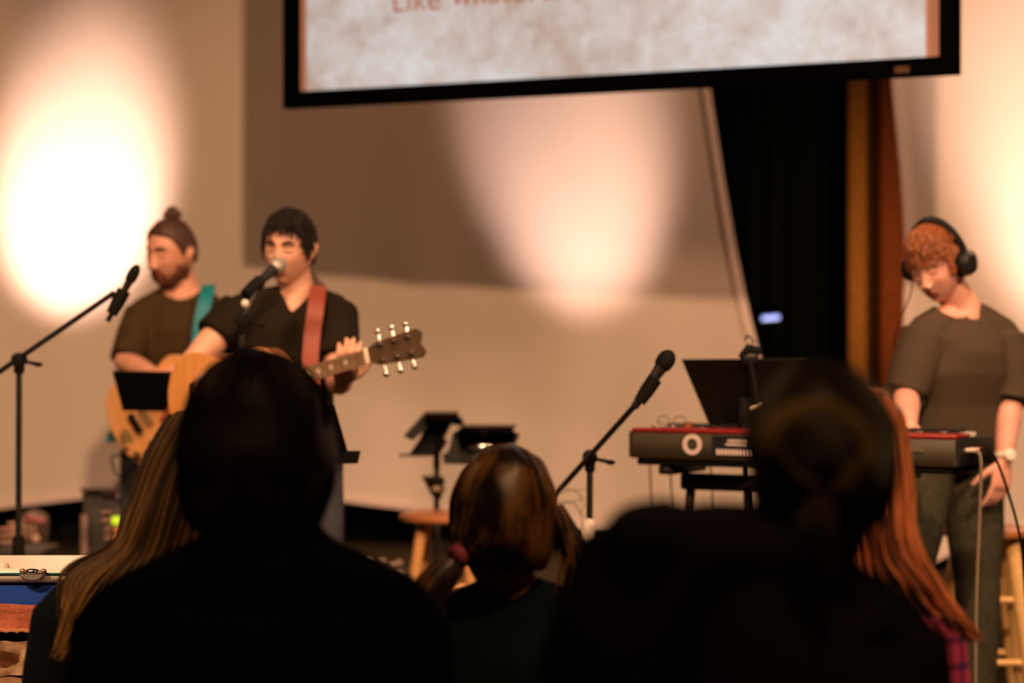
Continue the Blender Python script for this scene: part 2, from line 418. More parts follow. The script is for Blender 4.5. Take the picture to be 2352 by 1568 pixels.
# ================================================================== HEADS AND BODIES
def smst(a, b, x):
    t = max(0, min(1, (x-a)/(b-a))); return t*t*(3-2*t)
def G(x, z, cx, cz, sx, sz): return math.exp(-((x-cx)/sx)**2-((z-cz)/sz)**2)
def face_surf(sp, cp, zc, off=0., feat=1.):
    """sp,cp: sine/cosine of azimuth (cp>0 is the face), zc -1..1"""
    p = 2.0 if zc > 0 else 2.5
    rr = max(0, 1-abs(zc)**p)**(1/p)
    t = max(0, -zc); Z = zc*(.117 if zc > 0 else .120)
    X = sp*rr*.0765*(1-(.30 if cp > 0 else .22)*t**1.7)*(1+.05*max(0, zc))
    if cp > 0: Y = -cp*rr*(.094-.004*t)
    else: Y = -cp*rr*(.103*(1-.50*smst(.1, 1, t)))
    if cp > 0 and feat:
        f = 0.
        h = 0.
        if Z < .022: h = .003+.020*min(1, (.022-Z)/.056)
        if Z < -.034: h *= max(0, 1-(-.034-Z)/.012)
        if Z > .022: h = .003*max(0, 1-(Z-.022)/.02)
        sg = .0075+.0055*min(1, max(0, (.02-Z)/.055))
        f += h*math.exp(-(X/sg)**2)
        for s in (-1, 1):
            f -= .0115*G(X, Z, s*.030, .010, .0165, .013)
            f += .0065*G(X, Z, s*.031, .007, .012, .0075)
            f += .0055*G(X, Z, s*.026, .030, .020, .008)
            f += .004*G(X, Z, s*.045, -.022, .018, .02)
        f += .0065*G(X, Z, 0, -.063, .019, .0055)+.0065*G(X, Z, 0, -.074, .016, .0055)-.003*G(X, Z, 0, -.0685, .022, .0025)
        f -= .004*G(X, Z, 0, -.086, .02, .006)
        f += .007*G(X, Z, 0, -.104, .020, .013)
        Y -= f*feat*min(1, cp*2.5)
    v = V((X, Y, Z))
    if off: v += V((X/.0765, Y/.095, Z/.117)).normalized()*off
    return v
def front(x, z):
    zc = z/(.117 if z > 0 else .120); p = 2.0 if zc > 0 else 2.5
    rr = (1-abs(zc)**p)**(1/p); t = max(0, -zc)
    sp = max(-.98, min(.98, x/(rr*.0765*(1-.30*t**1.7)*(1+.05*max(0, zc)))))
    return face_surf(sp, math.sqrt(1-sp*sp), zc)
class Head:
    def __init__(s, c, yaw=0, pitch=0, roll=0, sz=1.):
        s.c = V(c); s.M = Matrix.Rotation(R(yaw), 3, 'Z') @ Matrix.Rotation(R(roll), 3, 'Y') @ Matrix.Rotation(R(pitch), 3, 'X'); s.s = sz
    def to(s, p): return s.c+s.M @ (V(p)*s.s)
    def d(s, v): return s.M @ V(v)
    def add(s, mb, feat=1.):
        rings = []; N, H = 84, 64
        for j in range(1, H):
            zc = math.sin(-PI/2+PI*j/H)
            rings.append([s.to(face_surf(math.sin(2*PI*k/N), math.cos(2*PI*k/N), zc, feat=feat)) for k in range(N)])
        mb.loft(rings)
        for sd in (-1, 1):      # ears
            mb.tube([s.to((sd*.072, .008, -.032)), s.to((sd*.083, .014, -.012)), s.to((sd*.087, .020, .012)), s.to((sd*.078, .012, .026))], [.007, .009, .011, .007], 8, .6, True)
            mb.ell(s.to((sd*.076, .008, -.004)), (.009, .014, .024))
            mb.ell(s.to((sd*.013, -.104, -.036)), .0085) if feat else None
def hair_cap(h, mask, thick, ns=40, namp=.004, N=96, Hh=72, sub=.006, seed=0):
    mb = MB(); rings = []
    for j in range(1, Hh):
        zc = math.sin(-PI/2+PI*j/Hh); q = []
        for k in range(N):
            sp, cp = math.sin(2*PI*k/N), math.cos(2*PI*k/N)
            b0 = face_surf(sp, cp, zc, feat=0.7); m_ = max(0, min(1, mask(b0)))
            th = thick(b0) if callable(thick) else thick
            st = noise.noise(V((b0.x*ns, b0.y*ns*.6, b0.z*ns*.35))+V((seed, 0, 0)))*namp
            q.append(h.to(face_surf(sp, cp, zc, off=m_*(th+st)-sub*(1-m_), feat=0.7)))
        rings.append(q)
    mb.loft(rings); return mb
def line_mask(T, w_=.008):
    return lambda p: smst(-w_, w_, p.z-interp(p.y, T))
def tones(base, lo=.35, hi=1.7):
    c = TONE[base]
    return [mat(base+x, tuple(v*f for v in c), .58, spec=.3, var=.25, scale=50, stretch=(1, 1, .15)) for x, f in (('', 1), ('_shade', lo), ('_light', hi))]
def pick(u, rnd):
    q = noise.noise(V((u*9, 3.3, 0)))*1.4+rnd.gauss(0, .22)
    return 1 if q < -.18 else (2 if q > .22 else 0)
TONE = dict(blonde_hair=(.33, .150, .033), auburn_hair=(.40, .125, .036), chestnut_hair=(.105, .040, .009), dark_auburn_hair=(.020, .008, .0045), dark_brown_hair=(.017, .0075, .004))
def bundle(mb, guides, n, rad, jit=.01, k=5, seed=1, taper=True):
    rnd = random.Random(seed)
    G_ = [smooth_path(g, k) for g in guides]; L = min(len(g) for g in G_)
    for _ in range(n):
        t = rnd.random()*(len(G_)-1); i = min(int(t), len(G_)-2); t -= i
        off = V((rnd.gauss(0, jit), rnd.gauss(0, jit), rnd.gauss(0, jit*.5))); ph = rnd.random()*6
        end = int(L*(1-rnd.random()*.16)) if taper else L
        P = []
        for a in range(max(4, end)):
            u = a/(L-1); p = G_[i][a].lerp(G_[i+1][a], t)
            P.append(p+off*(.35+.65*u)+V((math.sin(u*7+ph), math.cos(u*6+ph), 0))*jit*.3)
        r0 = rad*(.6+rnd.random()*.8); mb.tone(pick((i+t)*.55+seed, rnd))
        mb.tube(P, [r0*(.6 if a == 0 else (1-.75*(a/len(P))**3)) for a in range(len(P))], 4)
    return mb
def tufts(mb, h, mask, thick, n, ln, seed=1, rad=.0024, fwd=.6):
    """short locks that break up the outline of cropped hair; they run forward and down from the crown"""
    rnd = random.Random(seed)
    for _ in range(n):
        a = rnd.uniform(0, 2*PI); zc = rnd.uniform(-.3, .99); sp, cp = math.sin(a), math.cos(a)
        b0 = face_surf(sp, cp, zc, feat=.7)
        if mask(b0) < .35: continue
        th = thick(b0) if callable(thick) else thick
        p = face_surf(sp, cp, zc, off=th*.75, feat=.7); nr = V((b0.x/.077, b0.y/.1, b0.z/.117)).normalized()
        d = V((b0.x*3+rnd.gauss(0, .3), -fwd+rnd.gauss(0, .25), -1.0 if b0.z < .07 else -.1)); d = (d-nr*d.dot(nr)).normalized()
        L = ln*rnd.uniform(.6, 1.2)
        P = [p, p+d*L*.4+nr*.005, p+d*L*.8+nr*.004, p+d*L+nr*rnd.uniform(-.006, .001)]
        mb.tube([h.to(q) for q in P], [rad, rad, rad*.8, rad*.3], 4)
    return mb
def face_parts(h, person, browm, lashm, brow=.0038):
    for s in (-1, 1):
        P = [h.to(front(s*x, z)+V((0, -.001, 0))) for x, z in ((.013, .028), (.024, .033), (.036, .034), (.048, .027))]
        build('eyebrow', MB().tube(P, [brow*.8*h.s, brow*h.s, brow*.9*h.s, brow*.4*h.s], 6), browm, person)
    for s in (-1, 1):
        P = [h.to(front(s*x, z)+V((0, -.0012, 0))) for x, z in ((.018, .005), (.026, .001), (.036, .000), (.044, .004))]
        build('eyelashes', MB().tube(P, [.0014, .0022, .0024, .0014], 6), lashm, person)

def ering(c, sd, a, b, n=28, pw=2.3, up_=V((0, 0, 1))):
    sd = V(sd).normalized(); fw = sd.cross(up_).normalized(); out = []
    for k in range(n):
        cs, sn_ = math.cos(2*PI*k/n), math.sin(2*PI*k/n)
        out.append(V(c)+sd*a*abs(cs)**(2/pw)*(1 if cs > 0 else -1)+fw*b*abs(sn_)**(2/pw)*(1 if sn_ > 0 else -1))
    return out
def torso(mb, J, s=1., inf=0., low=True, top=True):
    sh = (J['sr']-J['sl']); hp = (J['hr']-J['hl']); N = J['neck']; P = J['pelvis']
    mid = (J['sr']+J['sl'])/2
    K = J.get('bulk', 1.)
    def L(t): return P.lerp(mid, t)
    def S(t): return hp.normalized().lerp(sh.normalized(), t)
    half = sh.length/2
    rg = [(L(-.14), S(0), .135*s, .10*s), (L(0), S(0), .160*s*K, .112*s), (L(.18), S(.2), .150*s*K, .108*s),
          (L(.42), S(.5), .143*s*K, .103*s), (L(.68), S(.8), .160*s*K, .118*s), (L(.86), S(1), half*.86, .112*s),
          (L(.97), S(1), half*.90, .088*s), (L(1.03), S(1), half*.78, .070*s)]
    if top: rg += [(mid.lerp(N, .55), S(1), half*.45, .060*s)]
    mb.loft([ering(c, sd, a+inf, b+inf) for c, sd, a, b in rg])
def limb(mb, a, b, c, r, inf=0., n=16, frac=1.0, sq=None):
    """shoulder/hip a, elbow/knee b, wrist/ankle c; r: radii at a, mid, b, mid, c"""
    pts = [a, a.lerp(b, .5), a.lerp(b, .88), b, b.lerp(c, .14), b.lerp(c, .4), c]
    rad = [r[0], r[1], r[2], r[2]*1.0, r[2]*1.0, r[3], r[4]]
    if frac < 1:
        L1 = (b-a).length; L2 = (c-b).length; T = frac*(L1+L2)
        cum = [0, .5*L1, .88*L1, L1, L1+.14*L2, L1+.4*L2, L1+L2]; P, Q = [], []
        for i in range(7):
            if cum[i] <= T: P.append(pts[i]); Q.append(rad[i])
            else:
                t = (T-cum[i-1])/(cum[i]-cum[i-1]); P.append(pts[i-1].lerp(pts[i], t)); Q.append(rad[i-1]+(rad[i]-rad[i-1])*t); break
        pts, rad = P, Q
    P2 = smooth_path(pts, 3); R2 = []
    for i in range(len(P2)):
        t = i/3; k = min(int(t), len(rad)-2); R2.append(rad[k]+(rad[k+1]-rad[k])*(t-k)+inf)
    mb.tube(P2, R2, n, 1, frac >= 1)
def hand(mb, wr, fd, pn, ts, curl, s=1., tcurl=None, spread=.1):
    """fd: finger direction, pn: direction the palm faces, ts: +1/-1 side of the thumb"""
    fd = V(fd).normalized(); pn = V(pn); pn = (pn-fd*pn.dot(fd)).normalized(); sd = fd.cross(pn)*ts
    wr = V(wr)
    mb.loft([ering(wr+fd*d*s, sd, a*s, b*s, 14, 2.4, fd) for d, a, b in ((-.02, .025, .019), (.01, .029, .018), (.045, .040, .0165), (.080, .042, .014), (.094, .038, .010))])
    for i, (o_, L) in enumerate(((.031, .95), (.0105, 1.05), (-.0105, 1.0), (-.031, .78))):
        p = wr+fd*.086*s+sd*o_*s; d = (fd+sd*o_*spread*12).normalized(); P = [p-fd*.02*s, p]; c = curl if not isinstance(curl, (list, tuple)) else curl[i]
        ax = d.cross(pn)
        for seg in (.043, .027, .021):
            d = Matrix.Rotation(c, 3, ax) @ d; p = p+d*seg*L*s; P.append(p)
        mb.tube(P, [.0100*s, .0096*s, .0088*s, .0080*s, .0066*s], 8, 1, True)
    tc = tcurl if tcurl is not None else .3
    p = wr+fd*.022*s+sd*.024*s; d = (fd*.62+sd*.72+pn*.25).normalized(); P = [p]
    for seg in (.042, .033, .026):
        p = p+d*seg*s; P.append(p); d = (d+pn*tc+fd*.25-sd*.15).normalized()
    mb.tube(P, [.0135*s, .0125*s, .0105*s, .0085*s], 8, 1, True)

def person(name, J, h, skin, label, vox=.0045, hands=(), s=1., arms=True, feat=1.):
    base = V((J['pelvis'].x, J['pelvis'].y, J['ground']))
    mb = MB(); torso(mb, J, s)
    nb = J['neck']; hd = h.to((0, .022, -.055))
    mid = (J['sl']+J['sr'])/2
    mb.tube([mid.lerp(nb, .3)+V((0, 0, -.03)), nb, nb.lerp(hd, .5), hd, h.to((0, .015, -.01))], [.070*s, .060*s, .055*s, .055*s, .05*s], 18)
    for k in ('sl', 'sr'): mb.tube([nb+V((0, 0, -.012)), nb.lerp(J[k], .5)+V((0, 0, -.005)), J[k]], [.045*s, .050*s, .048*s], 14, 1, True)
    h.add(mb, feat)
    AR = [.052*s, .050*s, .041*s, .042*s, .027*s]; LR = [.088*s, .080*s, .056*s, .058*s, .036*s]
    for a, b_, c_ in (('sl', 'el', 'wl'), ('sr', 'er', 'wr')): limb(mb, J[a], J[b_], J[c_], AR)
    for a, b_, c_ in (('hl', 'kl', 'al'), ('hr', 'kr', 'ar')): limb(mb, J[a], J[b_], J[c_], LR)
    for hs in hands: hand(mb, *hs)
    m = skin_mat('skin_'+name, skin, tuple(h.to(front(0, -.068))-base))
    o = build('person', mb, m, loc=base); fuse(o, vox, 2); tag(o, label, 'person')
    return o
def shirt(p, J, m, s=1., inf=.010, fr=(.5, .5), vox=.007, keep=None, name='shirt', extra=None, label=None, sl_inf=.006, iters=3):
    mb = MB(); torso(mb, J, s, inf); nb = J['neck']
    for k in ('sl', 'sr'): mb.tube([nb+V((0, 0, -.018)), nb.lerp(J[k], .5)+V((0, 0, -.005)), J[k]], [.052*s+inf*.4, .054*s+inf*.4, .052*s+inf*.6], 14, 1, True)
    AR = [.053*s, .053*s, .046*s, .044*s, .033*s]
    for (a, b_, c_), f in zip((('sl', 'el', 'wl'), ('sr', 'er', 'wr')), fr): limb(mb, J[a], J[b_], J[c_], AR, inf+sl_inf, frac=f)
    if extra: extra(mb)
    o = build(name, mb, m, p, label=label); fuse(o, vox, iters, keep); return o
def trousers(p, J, m, s=1., name='jeans', vox=.009, inf=.010):
    mb = MB(); hp = (J['hr']-J['hl']); P = J['pelvis']
    mid = (J['sr']+J['sl'])/2
    mb.loft([ering(P.lerp(mid, t), hp, a*s+inf, b_*s+inf) for t, a, b_ in ((-.16, .12, .095), (-.05, .158, .115), (.10, .156, .110), (.16, .150, .106))])
    for a, b_, c_ in (('hl', 'kl', 'al'), ('hr', 'kr', 'ar')): limb(mb, J[a], J[b_], J[c_]+V((0, 0, .0)), [.090*s, .084*s, .064*s, .062*s, .056*s], inf)
    o = build(name, mb, m, p); fuse(o, vox, 3); return o
def shoes(p, J, m, face=V((0, -1, 0))):
    for k in ('al', 'ar'):
        c = V((J[k].x, J[k].y, J['ground'])); mb = MB(); f = face.normalized(); sd = f.cross(V((0, 0, 1)))
        rg = []
        for d, a, hh in ((-.075, .028, .05), (-.05, .037, .085), (0, .040, .095), (.05, .042, .075), (.11, .047, .05), (.16, .042, .04), (.19, .022, .028)):
            rg.append([c+f*d+sd*a*math.cos(2*PI*k2/16)+V((0, 0, max(.002, hh/2+hh/2*math.sin(2*PI*k2/16)))) for k2 in range(16)])
        mb.loft(rg); build('shoe', mb, m, p)
def joints(neck, sl, sr, pelvis, el, er, wl, wr, ground, stance=.12, face=V((0, -1, 0)), hw=.09, bulk=1., kdx=(0, 0)):
    J = dict(neck=V(neck), sl=V(sl), sr=V(sr), pelvis=V(pelvis), el=V(el), er=V(er), wl=V(wl), wr=V(wr), ground=ground, bulk=bulk)
    hd = V((J['sr'].x-J['sl'].x, J['sr'].y-J['sl'].y, 0)).normalized(); P = J['pelvis']; hh = P.z-ground
    J['hl'] = P-hd*hw+V((0, 0, -.03)); J['hr'] = P+hd*hw+V((0, 0, -.03))
    J['al'] = V((P.x, P.y, ground))-hd*(stance+kdx[0])+V((0, .0, .085)); J['ar'] = V((P.x, P.y, ground))+hd*(stance+kdx[1])+V((0, 0, .085))
    fw = hd.cross(V((0, 0, 1)))
    if fw.dot(face) < 0: fw = -fw
    J['kl'] = J['hl'].lerp(J['al'], .48)+fw*.025; J['kr'] = J['hr'].lerp(J['ar'], .48)+fw*.025
    return J

# ================================================================== MUSICIANS
HB = mat('black_hair', (.012, .007, .004), .6, spec=.2, bump=.4, scale=200, stretch=(1, 1, .15))
HBR = mat('brown_hair', (.055, .020, .008), .5, bump=.4, scale=200, stretch=(1, 1, .15))
HRED = mat('red_hair', (.27, .085, .020), .5, var=.25, scale=60, bump=.4, stretch=(1, 1, .3))
BEARD = mat('brown_beard', (.13, .042, .016), .7, var=.3, scale=120, bump=.5)
TEE = mat('black_cotton', (.015, .011, .006), .9, var=.1, scale=20)
BRSH = mat('dark_brown_jersey', (.046, .028, .011), .9, var=.12, scale=20)
JEAN = mat('blue_grey_denim', (.07, .075, .09), .85, var=.2, scale=80)
OLIV = mat('olive_denim', (.048, .046, .026), .85, var=.25, scale=50)
SHOE = mat('dark_shoe', (.02, .016, .012), .6)
SKIN1 = (.74, .42, .28); SKIN2 = (.66, .34, .22); SKIN3 = (.82, .44, .33)

# ---- singer
h1 = Head(W(664, 572, 7.08), yaw=-16, pitch=9, roll=4, sz=.98)
J1 = joints(W(684, 676, 7.12), W(552, 716, 7.10), W(770, 716, 7.12), W(655, 1040, 7.12), W(434, 842, 6.98), W(776, 876, 6.95),
            W(524, 905, 6.80), W(786, 878, 6.735), STAGE, .13)
singer = person('singer', J1, h1, SKIN1, 'dark-haired singer in a black v-neck t-shirt strumming an acoustic guitar at the microphone',
    hands=[(J1['wl'], (.75, -.25, -.45), (-.3, .8, -.35), 1, .35, .98), (J1['wr'], (.22, -.72, .62), (0, .6, .8), -1, .55, .98)])
def vneck(c, w0, w1, z0, z1, hc, ymax, back=None):
    def keep(p):
        if p.y < ymax and z1 < p.z:
            t = (p.z-z1)/(z0-z1)
            if abs(p.x-hc-.012*t) < w1+(w0-w1)*t: return False
        return p.z < z0+.055
    return keep
cx = W(670, 700, 7.0).x; zt = W(0, 655, 7.1).z; zb = W(0, 714, 7.0).z
shirt(singer, J1, TEE, inf=.012, fr=(.25, .40), vox=.006, keep=vneck(0, .068, .004, zt, zb, cx, 7.13), name='t_shirt', sl_inf=.012)
trousers(singer, J1, JEAN); shoes(singer, J1, SHOE)
T1 = [(-.1, .074), (-.075, .069), (-.058, .056), (-.040, .022), (-.030, -.010), (-.012, .004), (0, .022), (.022, .012), (.035, -.025), (.06, -.062), (.11, -.066)]
th1 = lambda p: .006+.012*smst(.045, .1, p.z)
build('hair', tufts(hair_cap(h1, line_mask(T1, .014), th1, 60, .010, seed=3), h1, line_mask(T1, .016), th1, 1500, .030, 3), HB, singer)
face_parts(h1, singer, HB, HB, .0056)

# ---- guitarist with hair bun
h2 = Head(W(392, 580, 7.98), yaw=-33, pitch=12, roll=5, sz=1.02)
J2 = joints(W(424, 664, 8.03), W(328, 722, 8.0), W(480, 710, 8.02), W(395, 1000, 8.05), W(288, 832, 7.86), W(508, 850, 7.88),
            W(362, 866, 7.68), W(526, 806, 7.68), STAGE, .13)
g2 = person('guitarist', J2, h2, SKIN2, 'bearded guitarist with a hair bun and dark brown shirt, behind the singer',
    hands=[(J2['wl'], (.85, -.15, -.15), (-.1, .9, -.3), 1, .3, .95), (J2['wr'], (.2, -.65, .62), (-.2, .6, .7), -1, .6, .95)])
ncx, ncz = W(424, 655, 8).x, W(0, 636, 8).z
def crew(cx_, cz_, r, ycut, yc):
    def keep(p): return not ((V((p.x-cx_, (p.z-cz_)*1.0)).length < r and p.y < ycut) or p.z > cz_+.02 and abs(p.x-cx_) < r)
    return keep
shirt(g2, J2, BRSH, inf=.012, fr=(.47, .5), vox=.007, keep=crew(ncx-.01, ncz, .083, 8.06, 0), sl_inf=.004, name='shirt')
trousers(g2, J2, JEAN); shoes(g2, J2, SHOE)
T2 = [(-.1, .080), (-.07, .074), (-.05, .060), (-.035, .030), (-.02, -.005), (0, .020), (.02, .015), (.04, -.02), (.07, -.055), (.11, -.05)]
build('hair', hair_cap(h2, line_mask(T2), .010, 60, .004, seed=5), HBR, g2)
mb = MB(); mb.ell(h2.to((-.010, .035, .132)), (.024, .024, .026), M=h2.M)
for k in range(9):
    a = k*2*PI/9; mb.tube([h2.to((-.010+.02*math.cos(a), .035+.02*math.sin(a), .112)), h2.to((-.010+.029*math.cos(a+.6), .035+.027*math.sin(a+.6), .132)), h2.to((-.010+.012*math.cos(a+1), .035+.012*math.sin(a+1), .158))], [.006, .010, .004], 6, 1, True)
build('hair_bun', mb, HBR, g2)
def beard_mask(p):
    if p.y > .02 and p.z > -.06: return 0
    zl = -.084+.85*max(0, abs(p.x)-.022); a = smst(zl+.006, zl-.006, p.z)*smst(.03, .01, p.y)
    side = smst(.058, .064, abs(p.x))*smst(-.025, -.04, p.z)*smst(.01, -.005, p.y)
    mo = G(p.x, p.z, 0, -.052, .028, .006) if p.y < -.05 else 0
    g = G(p.x, p.z, .026, -.068, .007, .02)+G(p.x, p.z, -.026, -.068, .007, .02) if p.y < -.04 else 0
    return min(1, max(a, side, mo*1.2, g))
build('beard', hair_cap(h2, beard_mask,   .009, 90, .006, seed=6, sub=.010), BEARD, g2)
face_parts(h2, g2, HBR, HB, .0058)

# ---- keyboard player
h3 = Head(W(2150, 606, 6.84), yaw=-40, pitch=26, roll=-4, sz=.98)
J3 = joints(W(2210, 706, 6.90), W(2125, 766, 6.84), W(2300, 772, 6.95), W(2180, 1045, 6.97), W(2080, 905, 6.80), W(2322, 902, 6.92),
            W(2086, 978, 6.60), W(2306, 1056, 6.86), STAGE, .19, bulk=1.0, kdx=(.11, -.10))
kp = person('keyboardist', J3, h3, SKIN3, 'red-haired keyboard player in a dark grey sweater and headphones looking down',
    hands=[(J3['wl'], (.1, -.75, -.35), (0, .2, -1), -1, .35, .95), (J3['wr'], (-.16, -.10, -1), (-.5, .85, 0), -1, [.30, .36, .40, .45], .98)])
kc = W(2190, 690, 6.85)
SWT = mat('grey_brown_knit', (.075, .056, .035), .95, var=.08, scale=160)
def rolls(mb):
    for k, (a, b_) in enumerate((('sl', 'el'), ('sr', 'er'))):
        for t in (.72, .84, .95):
            c = J3[a].lerp(J3[b_], t); d = (J3[b_]-J3[a]).normalized(); mb.tube([c-d*.012, c, c+d*.012], [.056, .064, .056], 16, 1, True)
shirt(kp, J3, SWT, inf=.016, fr=(.50, .53), vox=.007, keep=crew(kc.x+.012, kc.z+.035, .088, 6.93, 0), sl_inf=.008, name='sweater', extra=rolls)
# darker lower part of the sweater starts at a chest seam
zs = W(0, 776, 6.75).z
mb = MB(); sd = (J3['sr']-J3['sl']).normalized()
trousers(kp, J3, OLIV, name='trousers'); shoes(kp, J3, SHOE)
T3 = [(-.1, .050), (-.075, .052), (-.055, .044), (-.042, .028), (-.030, -.004), (-.012, .0), (0, .020), (.022, .012), (.035, -.025), (.06, -.058), (.11, -.066)]
th3 = lambda p: .005+.014*smst(.05, .1, p.z)
build('hair', tufts(hair_cap(h3, line_mask(T3, .014), th3, 55, .004, seed=9), h3, line_mask(T3, .016), th3, 1700, .034, 9, .0018), HRED, kp)
face_parts(h3, kp, mat('ginger_brow', (.40, .14, .06), .7), mat('ginger_lash', (.25, .09, .05), .7), .0032)
# headphones
hpn = thing('headphones', h3.to((0, .02, .15)), 'black over-ear headphones on the keyboard player', 'headphones')
P = [h3.to((.098*math.sin(a), .026, -.005+.150*math.cos(a))) for a in [R(-88+176*i/20) for i in range(21)]]
build('headband', MB().ribbon(P, h3.d((0, 1, 0)), .028, .010), BLK, hpn)
for s in (-1, 1):
    c = V((s*.088, .014, -.012)); ax = h3.d((s, 0, 0))
    build('ear_cushion', MB().lathe(h3.to(c)-ax*.012, ax, [(0, .030), (.002, .042), (.014, .044), (.018, .036)], 28), BLKM, hpn)
    cup = build('ear_cup', MB().lathe(h3.to(c)+ax*.006, ax, [(0, .040), (.012, .041), (.026, .034), (.031, .018), (.032, .004)], 28), BLK, hpn)
    build('yoke', MB().tube([h3.to((s*.112, .014, .028)), h3.to((s*.122, .014, .016)), h3.to((s*.120, .014, -.006))], [.005, .006, .004], 8), CHROME, hpn)
a = h3.to((-.10, .0, -.048))
cbl = smooth_path([a, a+V((-.012, -.02, -.05)), a+V((-.045, -.03, -.13)), a+V((-.06, -.02, -.22)), a+V((.0, -.05, -.38)), a+V((.02, -.05, -.60)), W(2100, 1000, 6.62)], 6)
build('cable', MB().tube(cbl, .0022, 6), BLKM, hpn)
wt = thing('wrist_watch', J3['wr'], 'pale wristwatch on the lowered hand of the keyboard player', 'watch')
d = (J3['wr']-J3['er']).normalized(); c = J3['wr']-d*.012
build('strap', MB().lathe(c-d*.010, d, [(0, .028), (.002, .0325), (.018, .0325), (.020, .028)], 24), mat('watch_strap', (.7, .62, .5), .5), wt)
n_ = (V((.3, -1, 0))-d*V((.3, -1, 0)).dot(d)).normalized()
build('watch_case', MB().lathe(c+n_*.028, n_, [(0, .017), (.003, .019), (.009, .019), (.011, .015)], 20), mat('watch_face', (.85, .8, .7), .3), wt)

# ================================================================== GUITARS
def guitar(E, nut, fhint, label, top, side, kind):
    E, nut = V(E), V(nut); u = (nut-E).normalized(); T = (nut-E).length; n = V(fhint); n = (n-u*n.dot(u)).normalized(); v = n.cross(u)
    if v.z < 0: v = -v
    g = thing('guitar', E, label, 'guitar', None)
    BL = T*(.575 if kind == 'a' else .50); WS = T/.86*(1. if kind == 'a' else .86); th = .095 if kind == 'a' else .048
    prof = [(0, 0), (.004, .05), (.03, .105), (.10, .165), (.19, .196), (.28, .200), (.38, .186), (.48, .152), (.56, .128), (.62, .122), (.69, .128), (.78, .143), (.87, .143), (.94, .118), (.985, .07), (1, 0)]
    up_ = smooth_path([V((a*BL, b_*WS, 0)) for a, b_ in prof], 3); up_ = [(max(0, min(BL, p.x)), max(0, p.y)) for p in up_]
    lo_ = [(x, -y) for x, y in reversed(up_[1:-1])]
    if kind == 'e': lo_ = [(x, y*(1-.55*smst(.80, .97, x/BL))) for x, y in lo_]
    out = up_+lo_; cx_ = sum(p[0] for p in out)/len(out)
    def sc_(f, dz): return [E+u*(cx_+(x-cx_)*f)+v*(y*f)+n*dz for x, y in out]
    mb = MB(); mb.loft([sc_(.975, -th), sc_(1, -th+.008), sc_(1, -.006)]); build('body', mb, side, g)
    mb = MB(); mb.loft([sc_(1.004, -.0059), sc_(1.004, -.0015), sc_(.99, .0015)]); build('top_board', mb, top, g)
    bx_ = BL*.26
    if kind == 'a':
        build('sound_hole', MB().lathe(E+u*BL*.66+n*.0016, n, [(0, .050), (.0008, .050)], 32), BLKM, g)
        mb = MB()
        for r_ in (.054, .060):
            P = [E+u*(BL*.66+r_*math.cos(a))+v*(r_*math.sin(a))+n*.0022 for a in [2*PI*i/40 for i in range(41)]]; mb.tube(P, .0012, 5)
        build('rosette', mb, mat('rosette', (.12, .05, .02), .4), g)
        pg = [(.62, -.045), (.75, -.055), (.78, -.09), (.70, -.125), (.60, -.13), (.54, -.10), (.56, -.06)]
        build('pickguard', MB().prism([(a*BL, b_*WS) for a, b_ in pg], E+n*.0026, u, v, n, .0015), mat('tortoise', (.10, .03, .012), .2), g)
        build('bridge', MB().box(E+u*bx_+n*.006, (.028, .17, .010), Matrix((u, v, n)).transposed(), .003), mat('rosewood', (.05, .022, .012), .4), g)
    else:
        Mx = Matrix((u, v, n)).transposed()
        build('bridge', MB().box(E+u*bx_+n*.008, (.030, .085, .013), Mx, .003), CHROME, g)
        for t in (.38, .60): build('pickup', MB().box(E+u*BL*t+n*.006, (.036, .078, .011), Mx, .003), mat('dull_brass', (.50, .33, .16), .45, .4), g)
        for a, b_ in ((.12, -.105), (.22, -.135), (.06, -.055), (.30, -.115)):
            build('knob', MB().lathe(E+u*BL*a+v*WS*b_+n*.001, n, [(0, .013), (.012, .012), (.015, .010)], 16), mat('gold_knob', (.75, .52, .22), .3, .7), g)
        build('control_plate', MB().lathe(E+u*BL*.10-v*WS*.02+n*.001, n, [(0, .030), (.002, .030), (.003, .027)], 24), mat('brass_plate', (.5, .33, .14), .35, .5), g)
    NW = .045
    fb = mat('fretboard', (.36, .24, .14), .45)
    n0 = E+u*BL*(.72 if kind == 'a' else .70); hb = u*(T-(n0-E).length)
    mb = MB(); mb.loft([[n0+hb*t+v*NW/2*w_+n*.001, n0+hb*t-v*NW/2*w_+n*.001, n0+hb*t-v*NW/2*w_+n*.010, n0+hb*t+v*NW/2*w_+n*.010] for t, w_ in ((0, 1.2), (1, .98))])
    build('fretboard', mb, fb, g)
    nb = E+u*BL*.96; nk = nut-nb; rg = []
    for t, w_, dp in ((0, 1.18, .050), (.08, 1.15, .026), (1, .98, .019)):
        c = nb+nk*t; rg.append([c+v*NW/2*w_*math.cos(a)-n*dp*math.sin(a) for a in [PI*i/10 for i in range(11)]])
    build('neck', MB().loft(rg), side, g)
    S = T*.745; fr = MB()
    for k in range(1, 16):
        c = nut-u*S*(1-2**(-k/12)); w_ = 1+.2*(1-2**(-k/12)); fr.tube([c+v*NW/2*w_+n*.0105, c-v*NW/2*w_+n*.0105], .0012, 5)
    build('frets', fr, CHROME, g)
    for k in (3, 5, 7, 9, 12):
        c = nut-u*S*(1-.5*(2**(-k/12)+2**(-(k-1)/12))); build('inlay', MB().lathe(c+n*.0095, n, [(0, .0085), (.0015, .0085)], 16), mat('pearl', (.85, .78, .65), .2), g)
    build('nut', MB().box(nut+n*.008, (.012, NW*1.08, .018), Matrix((u, v, n)).transposed(), .002), mat('bone', (.85, .75, .58), .4), g)
    ud = (u-n*.22).normalized(); nd = (n+u*.22).normalized()
